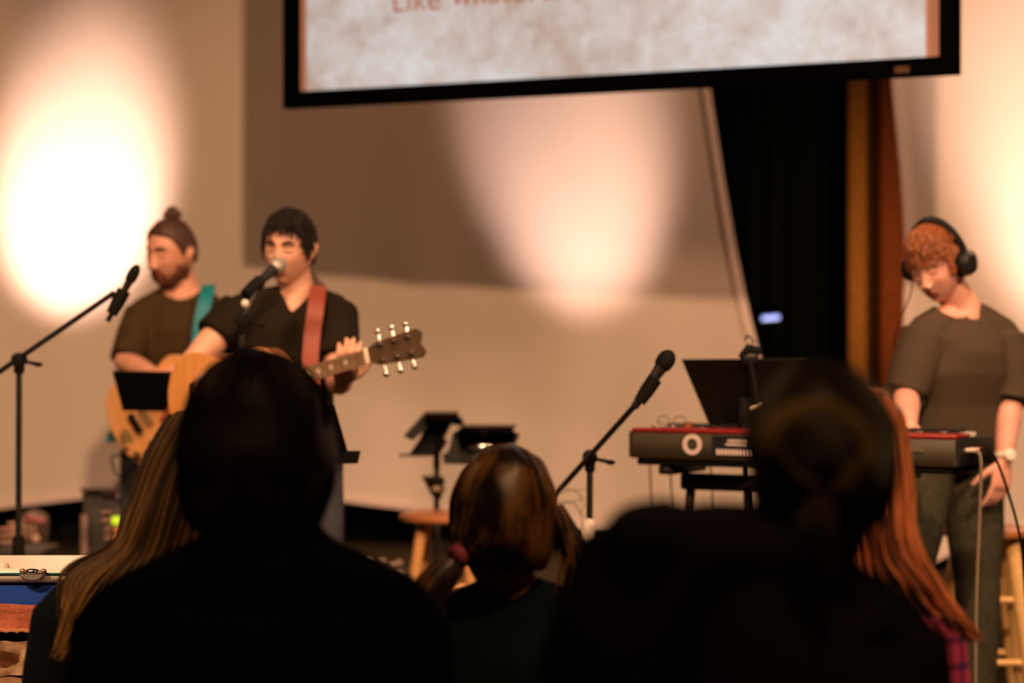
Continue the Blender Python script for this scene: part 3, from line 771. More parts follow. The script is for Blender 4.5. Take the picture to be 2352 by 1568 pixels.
    hs = [(.004, .022), (.03, .034), (.10, .040), (.168, .044), (.182, .030), (.170, .0), (.182, -.030), (.168, -.044), (.10, -.040), (.03, -.034), (.004, -.022)]
    build('headstock', MB().prism(hs, nut, ud, v, nd, .016), wood('head_veneer', (.085, .05, .020), (.06, .035, .014)), g)
    for sdn in (-1, 1):
        for k in range(3):
            c = nut+ud*(.045+.046*k)+v*sdn*.025+nd*.008
            build('string_post', MB().lathe(c, nd, [(0, .009), (.003, .009), (.0031, .0055), (.018, .005)], 12), CHROME, g)
            kb = nut+ud*(.045+.046*k)+v*sdn*.040
            tn = build('tuner', MB().tube([kb, kb+v*sdn*.016], .0035, 8), CHROME, g)
            mb = MB(); mb.ell(kb+v*sdn*.026, (.010, .010, .007), 12, 8, Matrix((ud, v, nd)).transposed()); build('tuner_button', mb, CHROME, tn)
    for k in range(6):
        y = -.019+.0076*k; b0 = E+u*bx_+v*y*1.35+n*.014; b1 = nut+v*y+n*.0175
        build('string', MB().tube([b0, b1], .0007+.0001*k, 4), mat('bronze_string', (.6, .4, .2), .3, .9), g)
    return g, u, v, n, BL, WS
wt1 = wood('spruce_top', (.80, .40, .12), (.70, .32, .09), .3, (12, 12, 2), 3); ws1 = wood('mahogany', (.34, .13, .045), (.26, .09, .03), .35)
E1 = W(392, 958, 6.92); N1 = W(846, 818, 6.56)
ga, u1, v1, n1, BL1, WS1 = guitar(E1, N1, (-.25, -1, .1), 'acoustic guitar with an orange spruce top and bright tuners held by the singer', wt1, ws1, 'a')
leather = mat('red_brown_leather', (.27, .052, .022), .55, var=.12, scale=25)
P = smooth_path([W(716, 862, 6.84)-V((0, 0, .03)), W(712, 850, 6.88), W(716, 780, 6.945), W(724, 715, 6.96), W(730, 672, 7.02), W(731, 657, 7.10), W(728, 668, 7.19), W(705, 740, 7.27), W(620, 840, 7.27), W(480, 925, 7.16), E1+V((-.03, .08, .01)), E1+V((0, .03, 0))], 5)
build('strap', MB().ribbon(P, [V((1, .15, 0)) if i < 30 else V((.5, 0, .8)) for i in range(len(P))], .052, .004), leather, ga)
wt2 = wood('maple_top', (.80, .43, .17), (.72, .36, .12), .3, (12, 12, 2), 3)
E2 = W(268, 1010, 7.83); N2 = W(640, 706, 7.52)
gb, u2, v2, n2, BL2, WS2 = guitar(E2, N2, (-.15, -1, .15), 'pale maple electric guitar with gold knobs held by the bearded guitarist', wt2, wt2, 'e')
teal = mat('teal_strap', (.0, .20, .24), .6)
P = smooth_path([W(452, 860, 7.80), W(455, 800, 7.86), W(463, 730, 7.885), W(474, 680, 7.93), W(479, 655, 8.02), W(472, 670, 8.12), W(440, 760, 8.17), W(360, 880, 8.18), W(285, 965, 8.02), W(258, 1010, 7.90), E2+V((0, .03, 0))], 5)
build('strap', MB().ribbon(P, [V((1, .1, .1)) for i in P], .050, .004), teal, gb)
P = smooth_path([E2+u2*.06-v2*.13, W(262, 1045, 7.8), W(262, 1080, 7.82), W(285, 1100, 7.85), W(310, 1070, 7.9), W(330, 1180, 7.9), W(300, 1500, 8.0), V((W(300, 1500, 8).x, 8.1, STAGE+.01))], 6)
o = build('guitar_cable', MB().tube(P, .0035, 6), BLKM, loc=P[-1]); tag(o, 'black cable looping down from the maple electric guitar', 'cable')

# ================================================================== STANDS AND MICROPHONES
def mic(loc, ax, label, ball=CHROME, k=1.):
    ax = V(ax).normalized(); t = thing('microphone', loc, label, 'microphone')
    b0 = V(loc)
    build('mic_body', MB().lathe(b0-ax*.145, ax, [(0, .010*k), (.004, .0115*k), (.07, .0135*k), (.125, .018*k), (.140, .020*k)], 20), BLK, t)
    build('mic_grille', MB().lathe(b0-ax*.008, ax, [(0, .021*k), (.006, .0245*k), (.024, .0262*k), (.040, .023*k), (.052, .013*k), (.056, .003*k)], 24), ball, t)
    return t
def mic_stand(base, top, b0, b1, label, clip=None, tri=True, ground=STAGE, weight=True):
    base, top, b0, b1 = V(base), V(top), V(b0), V(b1); t = thing('microphone_stand', (base.x, base.y, ground), label, 'microphone stand')
    fl = V((base.x, base.y, ground))
    mid = fl.lerp(top, .55)
    build('lower_tube', MB().tube([fl+V((0, 0, .05)), mid], .0125, 12), BLK, t)
    build('clutch', MB().lathe(mid-V((0, 0, .05)), (0, 0, 1), [(0, .014), (.01, .019), (.09, .019), (.10, .013)], 16), BLKM, t)
    build('upper_tube', MB().tube([mid, top], .0095, 12), BLK, t)
    for k in range(3):
        a = R(90+120*k+15); e = fl+V((.27*math.cos(a), .27*math.sin(a), .014))
        lg = build('leg', MB().tube([fl+V((0, 0, .09)), fl.lerp(e, .5)+V((0, 0, .05)), e], .009, 10), BLK, t)
        build('rubber_foot', MB().ell(e, (.016, .016, .013), 10, 8), BLKM, lg)
    ax = (b1-b0).normalized()
    build('boom_joint', MB().lathe(top-V((0, .022, 0)), (0, 1, 0), [(0, .012), (.004, .022), (.040, .022), (.044, .012)], 16).box(top-V((0, 0, .025)), (.030, .028, .035), None, .006), BLKM, t)
    build('joint_knob', MB().tube([top+V((.02, 0, -.006)), top+V((.052, -.008, -.012))], [.005, .006], 8).ell(top+V((.06, -.01, -.014)), (.014, .008, .008), 10, 8), BLKM, t)
    build('boom', MB().tube([b0, b1], .0085, 10), BLK, t)
    if weight: build('counterweight', MB().lathe(b0, ax, [(-.05, .012), (-.045, .017), (.045, .017), (.05, .012)], 14), BLKM, t)
    if clip is not None:
        c, cax = V(clip[0]), V(clip[1]).normalized()
        build('mic_clip', MB().tube([c-cax*.06, c-cax*.02, c+cax*.02], [.017, .021, .021], 14).tube([c-cax*.03, b1], [.010, .009], 8), BLKM, t)
    return t
# singer's microphone
mh = W(640, 609, 6.86); d = (W(640, 609, 6.86)-W(590, 652, 6.78)).normalized()
mic(mh-d*.02, d, 'silver-headed vocal microphone at the mouth of the singer', mat('mic_mesh', (.42, .40, .33), .5, .5))
tp = W(556, 735, 6.72); b1 = W(588, 668, 6.76)
mic_stand(W(552, 1500, 6.72), tp, W(548, 752, 6.71), b1, 'black stand holding the silver-headed microphone in front of the singer', clip=(mh-d*.12, d), weight=False)
o = build('stand_knob', MB().ell(W(563, 697, 6.68), (.012, .008, .013), 12, 8).tube([W(563, 697, 6.69), W(566, 700, 6.73)], .005, 8), mat('cream_plastic', (.8, .75, .6), .3), loc=W(563, 697, 6.7)); tag(o, 'small cream round knob on the microphone stand of the singer', 'knob')  # plain cream knob, gives no light
# far left stand
d = (W(308, 624, 6.5)-W(270, 694, 6.5)).normalized()
mic(W(300, 640, 6.5), d, 'black microphone on the long boom at far left', BLKM, .66)
mic_stand(W(40, 1568, 6.6), W(44, 826, 6.6), W(-40, 880, 6.62), W(262, 672, 6.5), 'tall black boom microphone stand at the far left edge', clip=(W(278, 680, 6.5), d))
# centre stand
d = (W(1534, 822, 6.1)-W(1484, 896, 6.1)).normalized()
mic(W(1522, 838, 6.1), d, 'black microphone on the boom in front of the keyboard', BLKM)
mic_stand(W(1350, 1568, 6.3), W(1355, 1050, 6.3), W(1262, 1150, 6.36), W(1486, 900, 6.12), 'black boom microphone stand to the left of the keyboard', clip=(W(1496, 882, 6.1), d), weight=False)
o = build('cable_clip', MB().tube([W(1352, 1206, 6.285), W(1350, 1236, 6.285)], .021, 12, round_=True), mat('white_tape', (.82, .72, .62), .6), loc=W(1351, 1221, 6.285)); tag(o, 'white tape wrapped on the microphone stand beside the keyboard', 'tape')

def music_stand(c4, label, pole_to=None, lip=True, th=.006, cat='music stand', pole=True):
    """c4: top-left, top-right, bottom-right, bottom-left corners of the desk"""
    tl, tr, br, bl = [V(p) for p in c4]; c = (tl+tr+br+bl)/4; n = (tr-tl).cross(bl-tl).normalized()
    if n.y > 0: n = -n
    bs = V(pole_to) if pole_to else V((c.x, c.y+.05, STAGE))
    t = thing('music_stand', bs, label, cat)
    m = mat('stand_desk', (.006, .0065, .003), .7, spec=.2)
    build('desk', MB().loft([[p-n*th/2 for p in (tl, tr, br, bl)], [p+n*th/2 for p in (tl, tr, br, bl)]]), m, t, smooth=False)
    e = (br-bl).normalized()
    if lip: build('lip', MB().loft([[bl-n*.0, br-n*.0, br-n*.06, bl-n*.06], [bl+V((0, 0, .006)), br+V((0, 0, .006)), br-n*.06+V((0, 0, .006)), bl-n*.06+V((0, 0, .006))]]), m, t, smooth=False)
    if pole:
        tp = (tl+tr+br*2+bl*2)/6+n*.03
        build('desk_bracket', MB().box(tp, (.04, .03, .09), None, .006), BLKM, t)
        md_ = bs.lerp(tp, .5)
        build('upper_tube', MB().tube([md_, tp], .009, 12), BLK, t)
        build('lower_tube', MB().tube([bs+V((0, 0, .04)), md_+V((0, 0, .03))], .014, 12), BLK, t)
        build('height_knob', MB().tube([md_, md_+V((.04, 0, 0))], [.006, .009], 8), BLKM, t)
        for k in range(3):
            a = R(30+120*k); f = bs+V((.24*math.cos(a), .24*math.sin(a), .012))
            lg = build('leg', MB().tube([bs+V((0, 0, .12)), bs.lerp(f, .5)+V((0, 0, .08)), f], .009, 8), BLK, t)
            build('rubber_foot', MB().ell(f, (.015, .015, .012), 10, 8), BLKM, lg)
    return t
music_stand((W(258, 852, 7.25), W(560, 858, 7.28), W(536, 946, 7.4), W(282, 942, 7.38)), 'black music stand in front of the bearded guitarist', pole_to=(W(330, 0, 7.4).x+.1, 7.42, STAGE))
music_stand((W(560, 872, 5.95), W(768, 930, 6.0), W(806, 1062, 6.12), W(560, 1052, 6.08)), 'tilted black music stand partly hidden behind the dark bobbed head', pole_to=(W(700, 0, 6.1).x, 6.15, STAGE), lip=False)
o = [x for x in COL.objects if x.name.startswith('music_stand')][-1]
build('shelf_lip', MB().loft([[W(770, 1066, 6.12), W(822, 1064, 6.02), W(828, 1040, 6.02), W(776, 1040, 6.12)], [W(770, 1066, 6.12)+V((0, .006, .006)), W(822, 1064, 6.02)+V((0, .006, .006)), W(828, 1040, 6.02)+V((0, .006, .006)), W(776, 1040, 6.12)+V((0, .006, .006))]]), BLKM, o, smooth=False)
kst = music_stand((W(1566, 826, 6.55), W(1850, 824, 6.52), W(1790, 984, 6.7), W(1632, 982, 6.7)), 'large black tapered music stand standing above the keyboard', pole_to=(W(1745, 0, 6.75).x, 6.98, STAGE))
# clip-on lamp and boom knob on that stand
cl = thing('clip_lamp', W(1722, 812, 6.53), 'small dark clip-on lamp on the top edge of the large music stand', 'lamp')
build('clip', MB().box(W(1722, 820, 6.53), (.05, .035, .035), Matrix.Rotation(R(-10), 3, 'Y'), .006), BLK, cl)
build('lamp_head', MB().tube([W(1704, 816, 6.52), W(1720, 801, 6.52), W(1742, 806, 6.52)], [.010, .016, .012], 10, 1, True), BLKM, cl)
build('gooseneck', MB().tube(smooth_path([W(1722, 806, 6.53), W(1730, 785, 6.55), W(1718, 770, 6.58), W(1712, 780, 6.6)], 5), .003, 8), GREYM, cl)
build('arm', MB().tube([W(1722, 826, 6.50), W(1736, 905, 6.50), W(1748, 940, 6.49)], [.008, .008, .006], 8), BLKM, cl)
build('tension_knob', MB().tube([W(1728, 938, 6.48), W(1748, 934, 6.48)], .007, 10, round_=True).ell(W(1750, 935, 6.475), (.011, .008, .012), 12, 8), mat('nickel', (.8, .66, .45), .3, .5), cl)

# ---- keyboard
yaw = R(-30); Mk = Matrix.Rotation(yaw, 3, 'Z'); kl = W(1450, 0, 6.78); kl = V((kl.x, 6.80, 1.262))
ku = Mk @ V((1, 0, 0)); kn = Mk @ V((0, -1, 0)); KL, KD, KH = 1.02, .30, .092
kl = V((W(1450, 0, 6.62).x, 6.62, 0)); kl.z = CAMZ-(982-784)/FPX*6.62-KH
kb = thing('stage_keyboard', kl, 'stage keyboard with a dark red top seen from its back side', 'keyboard')
def kbox(x0, x1, y0, y1, z0, z1, m, nm, par=kb, bev=.004, **k):
    c = kl+ku*(x0+x1)/2-kn*(y0+y1)/2+V((0, 0, (z0+z1)/2)); mb = MB().box(c, (x1-x0, y1-y0, z1-z0), Mk, bev); return build(nm, mb, m, par, **k)
kred = mat('red_lacquer', (.27, .018, .015), .35, coat=.3); kblk = mat('keyboard_shell', (.055, .045, .024), .6)
kbox(0, KL, 0, KD, 0, KH-.014, kblk, 'case')
kbox(0, KL, 0, .13, KH-.0138, KH, kred, 'top_panel')
kbox(.012, KL-.012, .012, KD-.01, -.020, -.001, BLKM, 'base_pan')
kbox(KL+.0005, KL+.010, .0, KD, 0.001, KH-.010, BLK, 'end_block')
kbox(-.010, -.0005, .0, KD, 0.001, KH-.010, BLK, 'end_block')
mb = MB()
for k in range(52):
    x = .035+k*(KL-.07)/52; c = kl+ku*(x+.0095)-kn*.215+V((0, 0, KH-.008)); mb.box(c, ((KL-.07)/52-.0012, .14, .012), Mk)
build('white_keys', mb, mat('key_ivory', (.8, .76, .68), .3), kb, smooth=False)
mb = MB()
for k in range(51):
    if k % 7 in (2, 6): continue
    x = .035+(k+1)*(KL-.07)/52; mb.box(kl+ku*x-kn*.19+V((0, 0, KH+.003)), (.010, .09, .012), Mk, .002)
build('black_keys', mb, BLK, kb, smooth=False)
white = mat('print_white', (.75, .62, .58), .5)
def kprint(mb): return mb
bk = kl+kn*.0
mb = MB(); c = kl+ku*.205+V((0, 0, KH*.50)); pts = []
ro, ri = .031, .019
P = [c+ku*.0245*math.cos(a)+V((0, 0, .0245*math.sin(a)))+kn*.002 for a in [2*PI*i/32 for i in range(33)]]
mb.ribbon(P, kn, .003, .013)
build('round_emblem', mb, white, kb, smooth=False)
kbox(.27, .46, -.002, -.0003, .012, KH-.018, mat('back_plate', (.012, .014, .02), .4), 'back_plate', bev=0)
for k in range(10):
    kbox(.285+k*.0125, .294+k*.0125, -.004, -.0021, .018, .034, white, 'socket_label', bev=0)
kbox(.315, .385, -.004, -.0021, .046, .052, white, 'printed_line', bev=0); kbox(.322, .390, -.004, -.0021, .057, .063, white, 'printed_line', bev=0)
kbox(.88, .925, -.003, -.0003, .042, .056, mat('faint_print', (.16, .12, .08), .5), 'printed_badge', bev=0)
for k in range(3): kbox(.05+k*.03, .065+k*.03, .03, .05, KH, KH+.008, CHROME, 'panel_knob')
# plug end
pe = kl+ku*(KL+.012)-kn*.12+V((0, 0, KH*.55))
for k, (dy, col) in enumerate(((0, (.85, .75, .6)), (.03, (.85, .75, .6)), (.055, (.5, .06, .05)))):
    q = kl+ku*(KL+.010)-kn*(.06+dy)+V((0, 0, KH*.5)); kbq = build('plug', MB().tube([q, q+ku*.028], .007, 10), mat('plug_%d' % (k//2), col, .35, .3), kb)
# small glasses and items on top at left
gl = kl+ku*.06-kn*.06+V((0, 0, KH))
ey = thing('eyeglasses', gl, 'folded thin eyeglasses lying on the left end of the keyboard', 'eyeglasses')
for s in (0, 1):
    c = gl+ku*(.02+.055*s)+V((0, 0, .018)); P = [c+ku*.023*math.cos(a)+V((0, 0, .017*math.sin(a)))+kn*.005*math.cos(a) for a in [2*PI*i/20 for i in range(21)]]
    build('rim', MB().tube(P, .0016, 5), GREYM, ey)
build('temple_arm', MB().tube([gl+V((0, 0, .02)), gl-kn*.08+V((0, 0, .004))], .0016, 5).tube([gl+ku*.098+V((0, 0, .02)), gl-kn*.08+ku*.03+V((0, 0, .004))], .0016, 5), GREYM, ey)
q = gl+ku*.10+V((0, 0, .001)); o = build('metal_cup', MB().lathe(q, (0, 0, 1), [(0, .012), (.002, .014), (.016, .015), (.018, .012), (.018, .004)], 18), mat('gold_metal', (.8, .5, .2), .25, .9), loc=q); tag(o, 'tiny gold metal cup beside the eyeglasses on the keyboard', 'cup')
# stand under the keyboard
ks = thing('keyboard_stand', V((kl.x+.5, kl.y-.2, STAGE)), 'black folding stand carrying the keyboard', 'keyboard stand')
zb = kl.z-.0205
for s in (.10, .80):
    a = kl+ku*s-kn*.04; b_ = kl+ku*s-kn*.27; build('top_rail', MB().box((a+b_)/2+V((0, 0, -.035)), (.045, .26, .028), Mk, .005), BLK, ks)
a = kl+ku*.10-kn*.15+V((0, 0, -.075)); b_ = kl+ku*.82-kn*.15+V((0, 0, -.075))
build('cross_bar', MB().box((a+b_)/2, ((b_-a).length, .04, .05), Mk, .006), BLK, ks)
for s in (.13, .32, .66, .80):
    e = kl+ku*(s-(.02 if s < .2 else 0))-kn*(.05 if s in (.13, .66) else .25)
    st_ = kl+ku*s-kn*.15+V((0, 0, -.08)); lg = build('leg', MB().tube([st_, V((e.x, e.y, STAGE+.016))], .015, 10), BLK, ks)
    build('rubber_foot', MB().box(V((e.x, e.y, STAGE+.012)), (.05, .05, .022), Mk, .005), BLKM, lg)
build('lever', MB().tube([kl+ku*.30-kn*.12+V((0, 0, -.08)), kl+ku*.40-kn*.05+V((0, 0, -.06))], .008, 8), BLK, ks)
# hanging cables
def cable(P, label, m=BLKM, r=.003): 
    P = smooth_path(P, 6); o = build('cable', MB().tube(P, r, 6), m, loc=P[-1]); return tag(o, label, 'cable')
gc = mat('grey_cable', (.22, .17, .11), .6)
q1 = kl+ku*(KL+.038)-kn*.06+V((0, 0, KH*.5)); q2 = kl+ku*(KL+.038)-kn*.09+V((0, 0, KH*.5)); q3 = kl+ku*(KL+.038)-kn*.115+V((0, 0, KH*.5))
cable([q1, q1+V((.012, -.01, -.03)), q1+V((.010, .0, -.2)), q1+V((.0, .0, -.5)), V((q1.x, q1.y, STAGE+.01))], 'grey cable hanging straight down from the end of the keyboard', gc, .005)
cable([q2, q2+V((.03, -.01, .0)), q2+V((.065, -.02, -.08)), q2+V((.11, -.02, -.24)), q2+V((.13, -.0, -.4)), q2+V((.14, -.0, -.6)), V((q2.x+.16, q2.y, STAGE+.01))], 'dark cable curving down from the keyboard end past the lowered hand', BLKM, .004)
for (sx, dx, lb) in ((.03, .05, 'thin cable dangling under the left end of the keyboard'), (.10, .02, 'thin cable hanging in front of the keyboard stand leg'), (.24, .0, 'thin faint cable hanging between the keyboard stand legs')):
    q = kl+ku*sx-kn*.10+V((0, 0, -.0)); q = V((q.x, q.y+.25, q.z)); cable([q, q+V((.01, 0, -.2)), q+V((dx, 0, -.5)), V((q.x+dx, q.y, STAGE+.01))], lb, GREYM, .0028)

# ---- stools
SW1 = wood('stool_wood', (.74, .40, .15), (.62, .31, .10), .4); SW2 = wood('stool_seat', (.52, .20, .07), (.42, .15, .05), .4)
def stool(c, h, rot, label, m=SW1, r=.165, spread=.24, lr=1.):
    c = V(c); t = thing('bar_stool', c, label, 'stool', None)
    build('seat', MB().lathe(c+V((0, 0, h-.032)), (0, 0, 1), [(0, r*.9), (.006, r*.98), (.016, r), (.026, r*.98), (.031, r*.9), (.032, r*.5)], 36), SW2, t)
    L = []
    for k in range(4):
        a = R(rot+90*k); tp = c+V((r*.62*math.cos(a), r*.62*math.sin(a), h-.033)); bt = c+V((spread*math.cos(a), spread*math.sin(a), .003)); L.append((tp, bt))
        build('leg', MB().tube([tp, tp.lerp(bt, .3), tp.lerp(bt, .8), bt], [.019*lr, .021*lr, .021*lr, .017*lr], 14), m, t)
    for z, pr in ((.30, ((0, 1), (2, 3))), (.35, ((1, 2), (3, 0))), (.60, ((0, 1), (2, 3))), (.66, ((1, 2), (3, 0)))):
        for i, j in pr:
            a = L[i][0].lerp(L[i][1], z); b_ = L[j][0].lerp(L[j][1], z); build('rung', MB().tube([a, b_], .0115, 10), m, t)
    return t
stool((W(1024, 0, 7.6).x, 7.6, STAGE), .755, 40, 'round wooden stool at centre, under the double black floodlight')
stool((W(2264, 0, 7.38).x, 7.38, STAGE), .725, 45, 'pale wooden bar stool at the right edge behind the keyboard player', wood('pale_wood', (.82, .55, .22), (.74, .47, .17), .4), .165, .215, 1.35)

# ---- double floodlight with barn doors on a pole behind the middle head
fl = thing('stage_floodlight', V((W(1003, 0, 7.9).x, 7.9, STAGE)), 'double black floodlight with open flaps on a thin pole at centre', 'stage light')
px_ = W(1003, 0, 7.9).x
build('pole', MB().tube([(px_, 7.9, STAGE+.06), W(1003, 1064, 7.9)], .011, 12), GREYM, fl)
for k in range(3):
    a = R(40+120*k); e = V((px_+.28*math.cos(a), 7.9+.28*math.sin(a), STAGE+.012)); build('leg', MB().tube([(px_, 7.9, STAGE+.3), e], .008, 8), BLK, fl)
def quad(par, nm, pts, m, th=.008):
    P = [V(p) for p in pts]; n = (P[1]-P[0]).cross(P[2]-P[0]).normalized(); return build(nm, MB().loft([[p-n*th/2 for p in P], [p+n*th/2 for p in P]]), m, par, smooth=False)
def prism6(par, nm, fr, bkk, m): return build(nm, MB().loft([[V(p) for p in fr], [V(p) for p in bkk]]), m, par, smooth=False)
dk = mat('flap_metal', (.022, .020, .014), .5); dk2 = mat('flap_inside', (.09, .055, .045), .5)
# right lamp
prism6(fl, 'lamp_housing', (W(1040, 994, 7.7), W(1175, 994, 7.7), W(1172, 1035, 7.7), W(1030, 1040, 7.7)), (W(1046, 990, 7.95), W(1168, 990, 7.95), W(1168, 1040, 7.95), W(1036, 1044, 7.95)), BLKM)
quad(fl, 'flap', (W(1048, 992, 7.70), W(1174, 992, 7.70), W(1186, 976, 7.55), W(1066, 976, 7.55)), dk2)
quad(fl, 'flap', (W(1048, 994, 7.69), W(1018, 1062, 7.55), W(1060, 1064, 7.55), W(1060, 1040, 7.69)), dk)
quad(fl, 'flap', (W(1176, 988, 7.70), W(1192, 996, 7.55), W(1178, 1030, 7.55), W(1172, 1028, 7.70)), dk)
quad(fl, 'flap', (W(1018, 1062, 7.56), W(1110, 1066, 7.56), W(1160, 1034, 7.70), W(1040, 1040, 7.70)), dk)
build('lens', MB().ell(W(1105, 1026, 7.66), (.05, .02, .018), 18, 10), CHROME, fl)
build('latch', MB().ell(W(1112, 997, 7.67), (.010, .006, .006), 10, 8), CHROME, fl)
# left lamp
prism6(fl, 'lamp_housing', (W(985, 965, 7.75), W(1040, 962, 7.75), W(1010, 1012, 7.75), W(962, 1010, 7.75)), (W(990, 960, 7.95), W(1046, 958, 7.95), W(1018, 1012, 7.95), W(970, 1010, 7.95)), BLKM)
quad(fl, 'flap', (W(974, 962, 7.74), W(1046, 962, 7.74), W(1054, 946, 7.6), W(978, 946, 7.6)), dk2)
quad(fl, 'flap', (W(974, 948, 7.74), W(998, 966, 7.74), W(950, 1010, 7.6), W(928, 1000, 7.6)), dk)
quad(fl, 'flap', (W(962, 1012, 7.74), W(1010, 1012, 7.74), W(996, 1044, 7.65), W(940, 1044, 7.65)), BLKM)
quad(fl, 'flap', (W(916, 1042, 7.6), W(990, 1042, 7.6), W(990, 1048, 7.6), W(918, 1048, 7.6)), dk)
quad(fl, 'flap', (W(1046, 950, 7.74), W(1060, 962, 7.6), W(1064, 978, 7.6), W(1040, 974, 7.74)), dk)
build('yoke', MB().tube([W(1020, 1012, 7.8), W(1003, 1040, 7.84), W(1003, 1072, 7.9)], .013, 10).tube([W(1060, 1030, 7.8), W(1020, 1050, 7.84)], .011, 10), dk, fl)
# clamp light lower down
sp = thing('clamp_light', W(1003, 1120, 7.86), 'small black triangular clamp light on the pole below the floodlight', 'stage light')
quad(sp, 'shade', (W(972, 1096, 7.8), W(1018, 1096, 7.84), W(1010, 1142, 7.86), W(996, 1142, 7.86)), dk, .03)
build('reflector', MB().ell(W(1008, 1122, 7.78), (.026, .012, .012), 16, 10), mat('lamp_reflector', (.9, .8, .6), .25, .4), sp)
build('clamp', MB().lathe(W(1003, 1140, 7.9), (0, 0, 1), [(0, .014), (.004, .019), (.03, .019), (.034, .014)], 16), BLKM, sp)

# ---- equipment at left on and before the riser
rk = thing('equipment_rack', V((W(258, 0, 8.45).x, 8.45, STAGE)), 'equipment rack with rows of white knobs behind the blonde hair', 'rack')
xa, xb = W(206, 0, 8.45).x, W(330, 0, 8.45).x; zt_, zb_ = W(0, 1112, 8.45).z, STAGE
rm = mat('rack_metal', (.10, .065, .045), .5)
yb = 8.30
build('case', MB().box(((xa+xb)/2, yb+.10, (zb_+zt_-.02)/2), (xb-xa, .2, zt_-zb_-.02), None, .006), mat('rack_dark', (.03, .026, .016), .6), rk)
build('top_tray', MB().box(((xa+xb)/2, yb+.09, zt_-.01), (xb-xa+.01, .22, .014), None, .004), rm, rk)
build('side_rail', MB().box((xa+.012, yb-.012, (zb_+W(0, 1180, 8.3).z)/2), (.03, .02, W(0, 1180, 8.3).z-zb_), None, .004), mat('rail_metal', (.20, .12, .08), .5), rk)
build('top_handle', MB().box(((xa+xb)/2+.03, yb-.008, W(0, 1132, 8.3).z), (.12, .014, .025), None, .004), rm, rk)
kw = mat('pale_knob', (.48, .30, .25), .5)
for r_, yy in enumerate((1138, 1177, 1195, 1215, 1236)):
    for c_, xx in enumerate((247, 275, 303)):
        if r_ == 0 and c_ == 0: continue
        p = W(xx, yy, yb-.012)
        if c_ == 1 and r_ >= 2: continue
        if r_ in (1, 2) and c_ == 0: mb = MB().box(p, (.046, .014, .016), None, .005)
        else: mb = MB().lathe(p+V((0, .012, 0)), (0, -1, 0), [(0, .016), (.012, .015), (.016, .012)], 16)
        build('knob', mb, kw, rk)
build('indicator_light', MB().box(W(269, 1195, yb-.012), (.044, .014, .030), None, .009), mat('yellow_green_led', (.55, .70, .02), .4, emit=1.1), rk)
for yy in (1216, 1234): build('indicator_light', MB().box(W(269, yy, yb-.012), (.020, .014, .020), None, .007), mat('orange_led', (.62, .16, .03), .4, emit=.9), rk)
st = music_stand.__name__
# small black wedge on the rack
o = build('wedge_stand', MB().loft([[W(258, 1110, 8.36), W(308, 1112, 8.36), W(300, 1084, 8.36), W(282, 1100, 8.36)], [W(262, 1110, 8.44), W(310, 1112, 8.44), W(304, 1084, 8.44), W(286, 1100, 8.44)]]), BLKM, loc=W(285, 1111, 8.4), smooth=False); tag(o, 'small black wedge lying on top of the equipment rack', 'wedge')

pc = thing('par_light', V((W(75, 0, 9.2).x, 9.2, RZ)), 'silver par light with a pink gel standing on the riser at left', 'stage light')
c = W(62, 1214, 9.15)
build('can', MB().lathe(c+V((0, -.02, 0)), (.15, .75, .12), [(0, .058), (.004, .062), (.03, .062), (.10, .058), (.15, .040), (.17, .02)], 24), mat('can_grey', (.30, .21, .15), .4, .5), pc)
mb = MB()
for k in range(4): mb.box(c+V((-.035+.023*k, -.030, 0)), (.012, .012, .085), None, .003)
build('front_louvre', mb, mat('louvre', (.50, .33, .22), .45), pc)
build('gel_frame', MB().tube([W(66, 1190, 9.1), W(98, 1196, 9.1)], .010, 8, round_=True), mat('pink_gel', (.55, .12, .14), .4), pc)
build('yoke', MB().tube([W(100, 1195, 9.15), W(106, 1215, 9.15), W(100, 1250, 9.15)], .010, 8), rm, pc)
build('adjusting_knob', MB().ell(W(82, 1237, 9.08), (.018, .010, .016), 14, 8), mat('cream_knob', (.8, .56, .4), .35), pc)
build('foot', MB().box(V((W(66, 0, 9.15).x, 9.2, RZ+.022)), (.16, .14, .040), None, .006).tube([W(75, 1245, 9.15), V((W(75, 0, 9.15).x, 9.2, RZ+.03))], .012, 8), BLK, pc)
# flight case in front of the riser
o = thing('flight_case', V((W(45, 0, 8.2).x, 8.3, STAGE)), 'dark brown flight case standing at far left behind the blue cooler', 'case')
zc = W(0, 1268, 8.1).z
build('case_box', MB().box((W(45, 0, 8.2).x, 8.3, (STAGE+zc-.03)/2+.001), (.19, .30, zc-.03-STAGE), None, .008), mat('case_brown', (.062, .042, .018), .6), o)
build('lid', MB().box((W(45, 0, 8.2).x, 8.3, zc-.014), (.195, .305, .027), None, .006), mat('case_lid', (.04, .03, .014), .6), o)
build('latch', MB().box((W(20, 0, 8.2).x, 8.14, zc-.10), (.03, .012, .06), None, .004), CHROME, o)
o = build('coiled_cable', MB().tube([V((W(2, 0, 8.1).x, 8.22, zc+.012))+V((.045*math.cos(a), .04*math.sin(a), .004*a)) for a in [i*.35 for i in range(60)]], .006, 6), mat('beige_cable', (.55, .32, .22), .5), loc=(W(2, 0, 8.1).x, 8.22, zc)); tag(o, 'beige coiled cable lying on the flight case', 'cable')

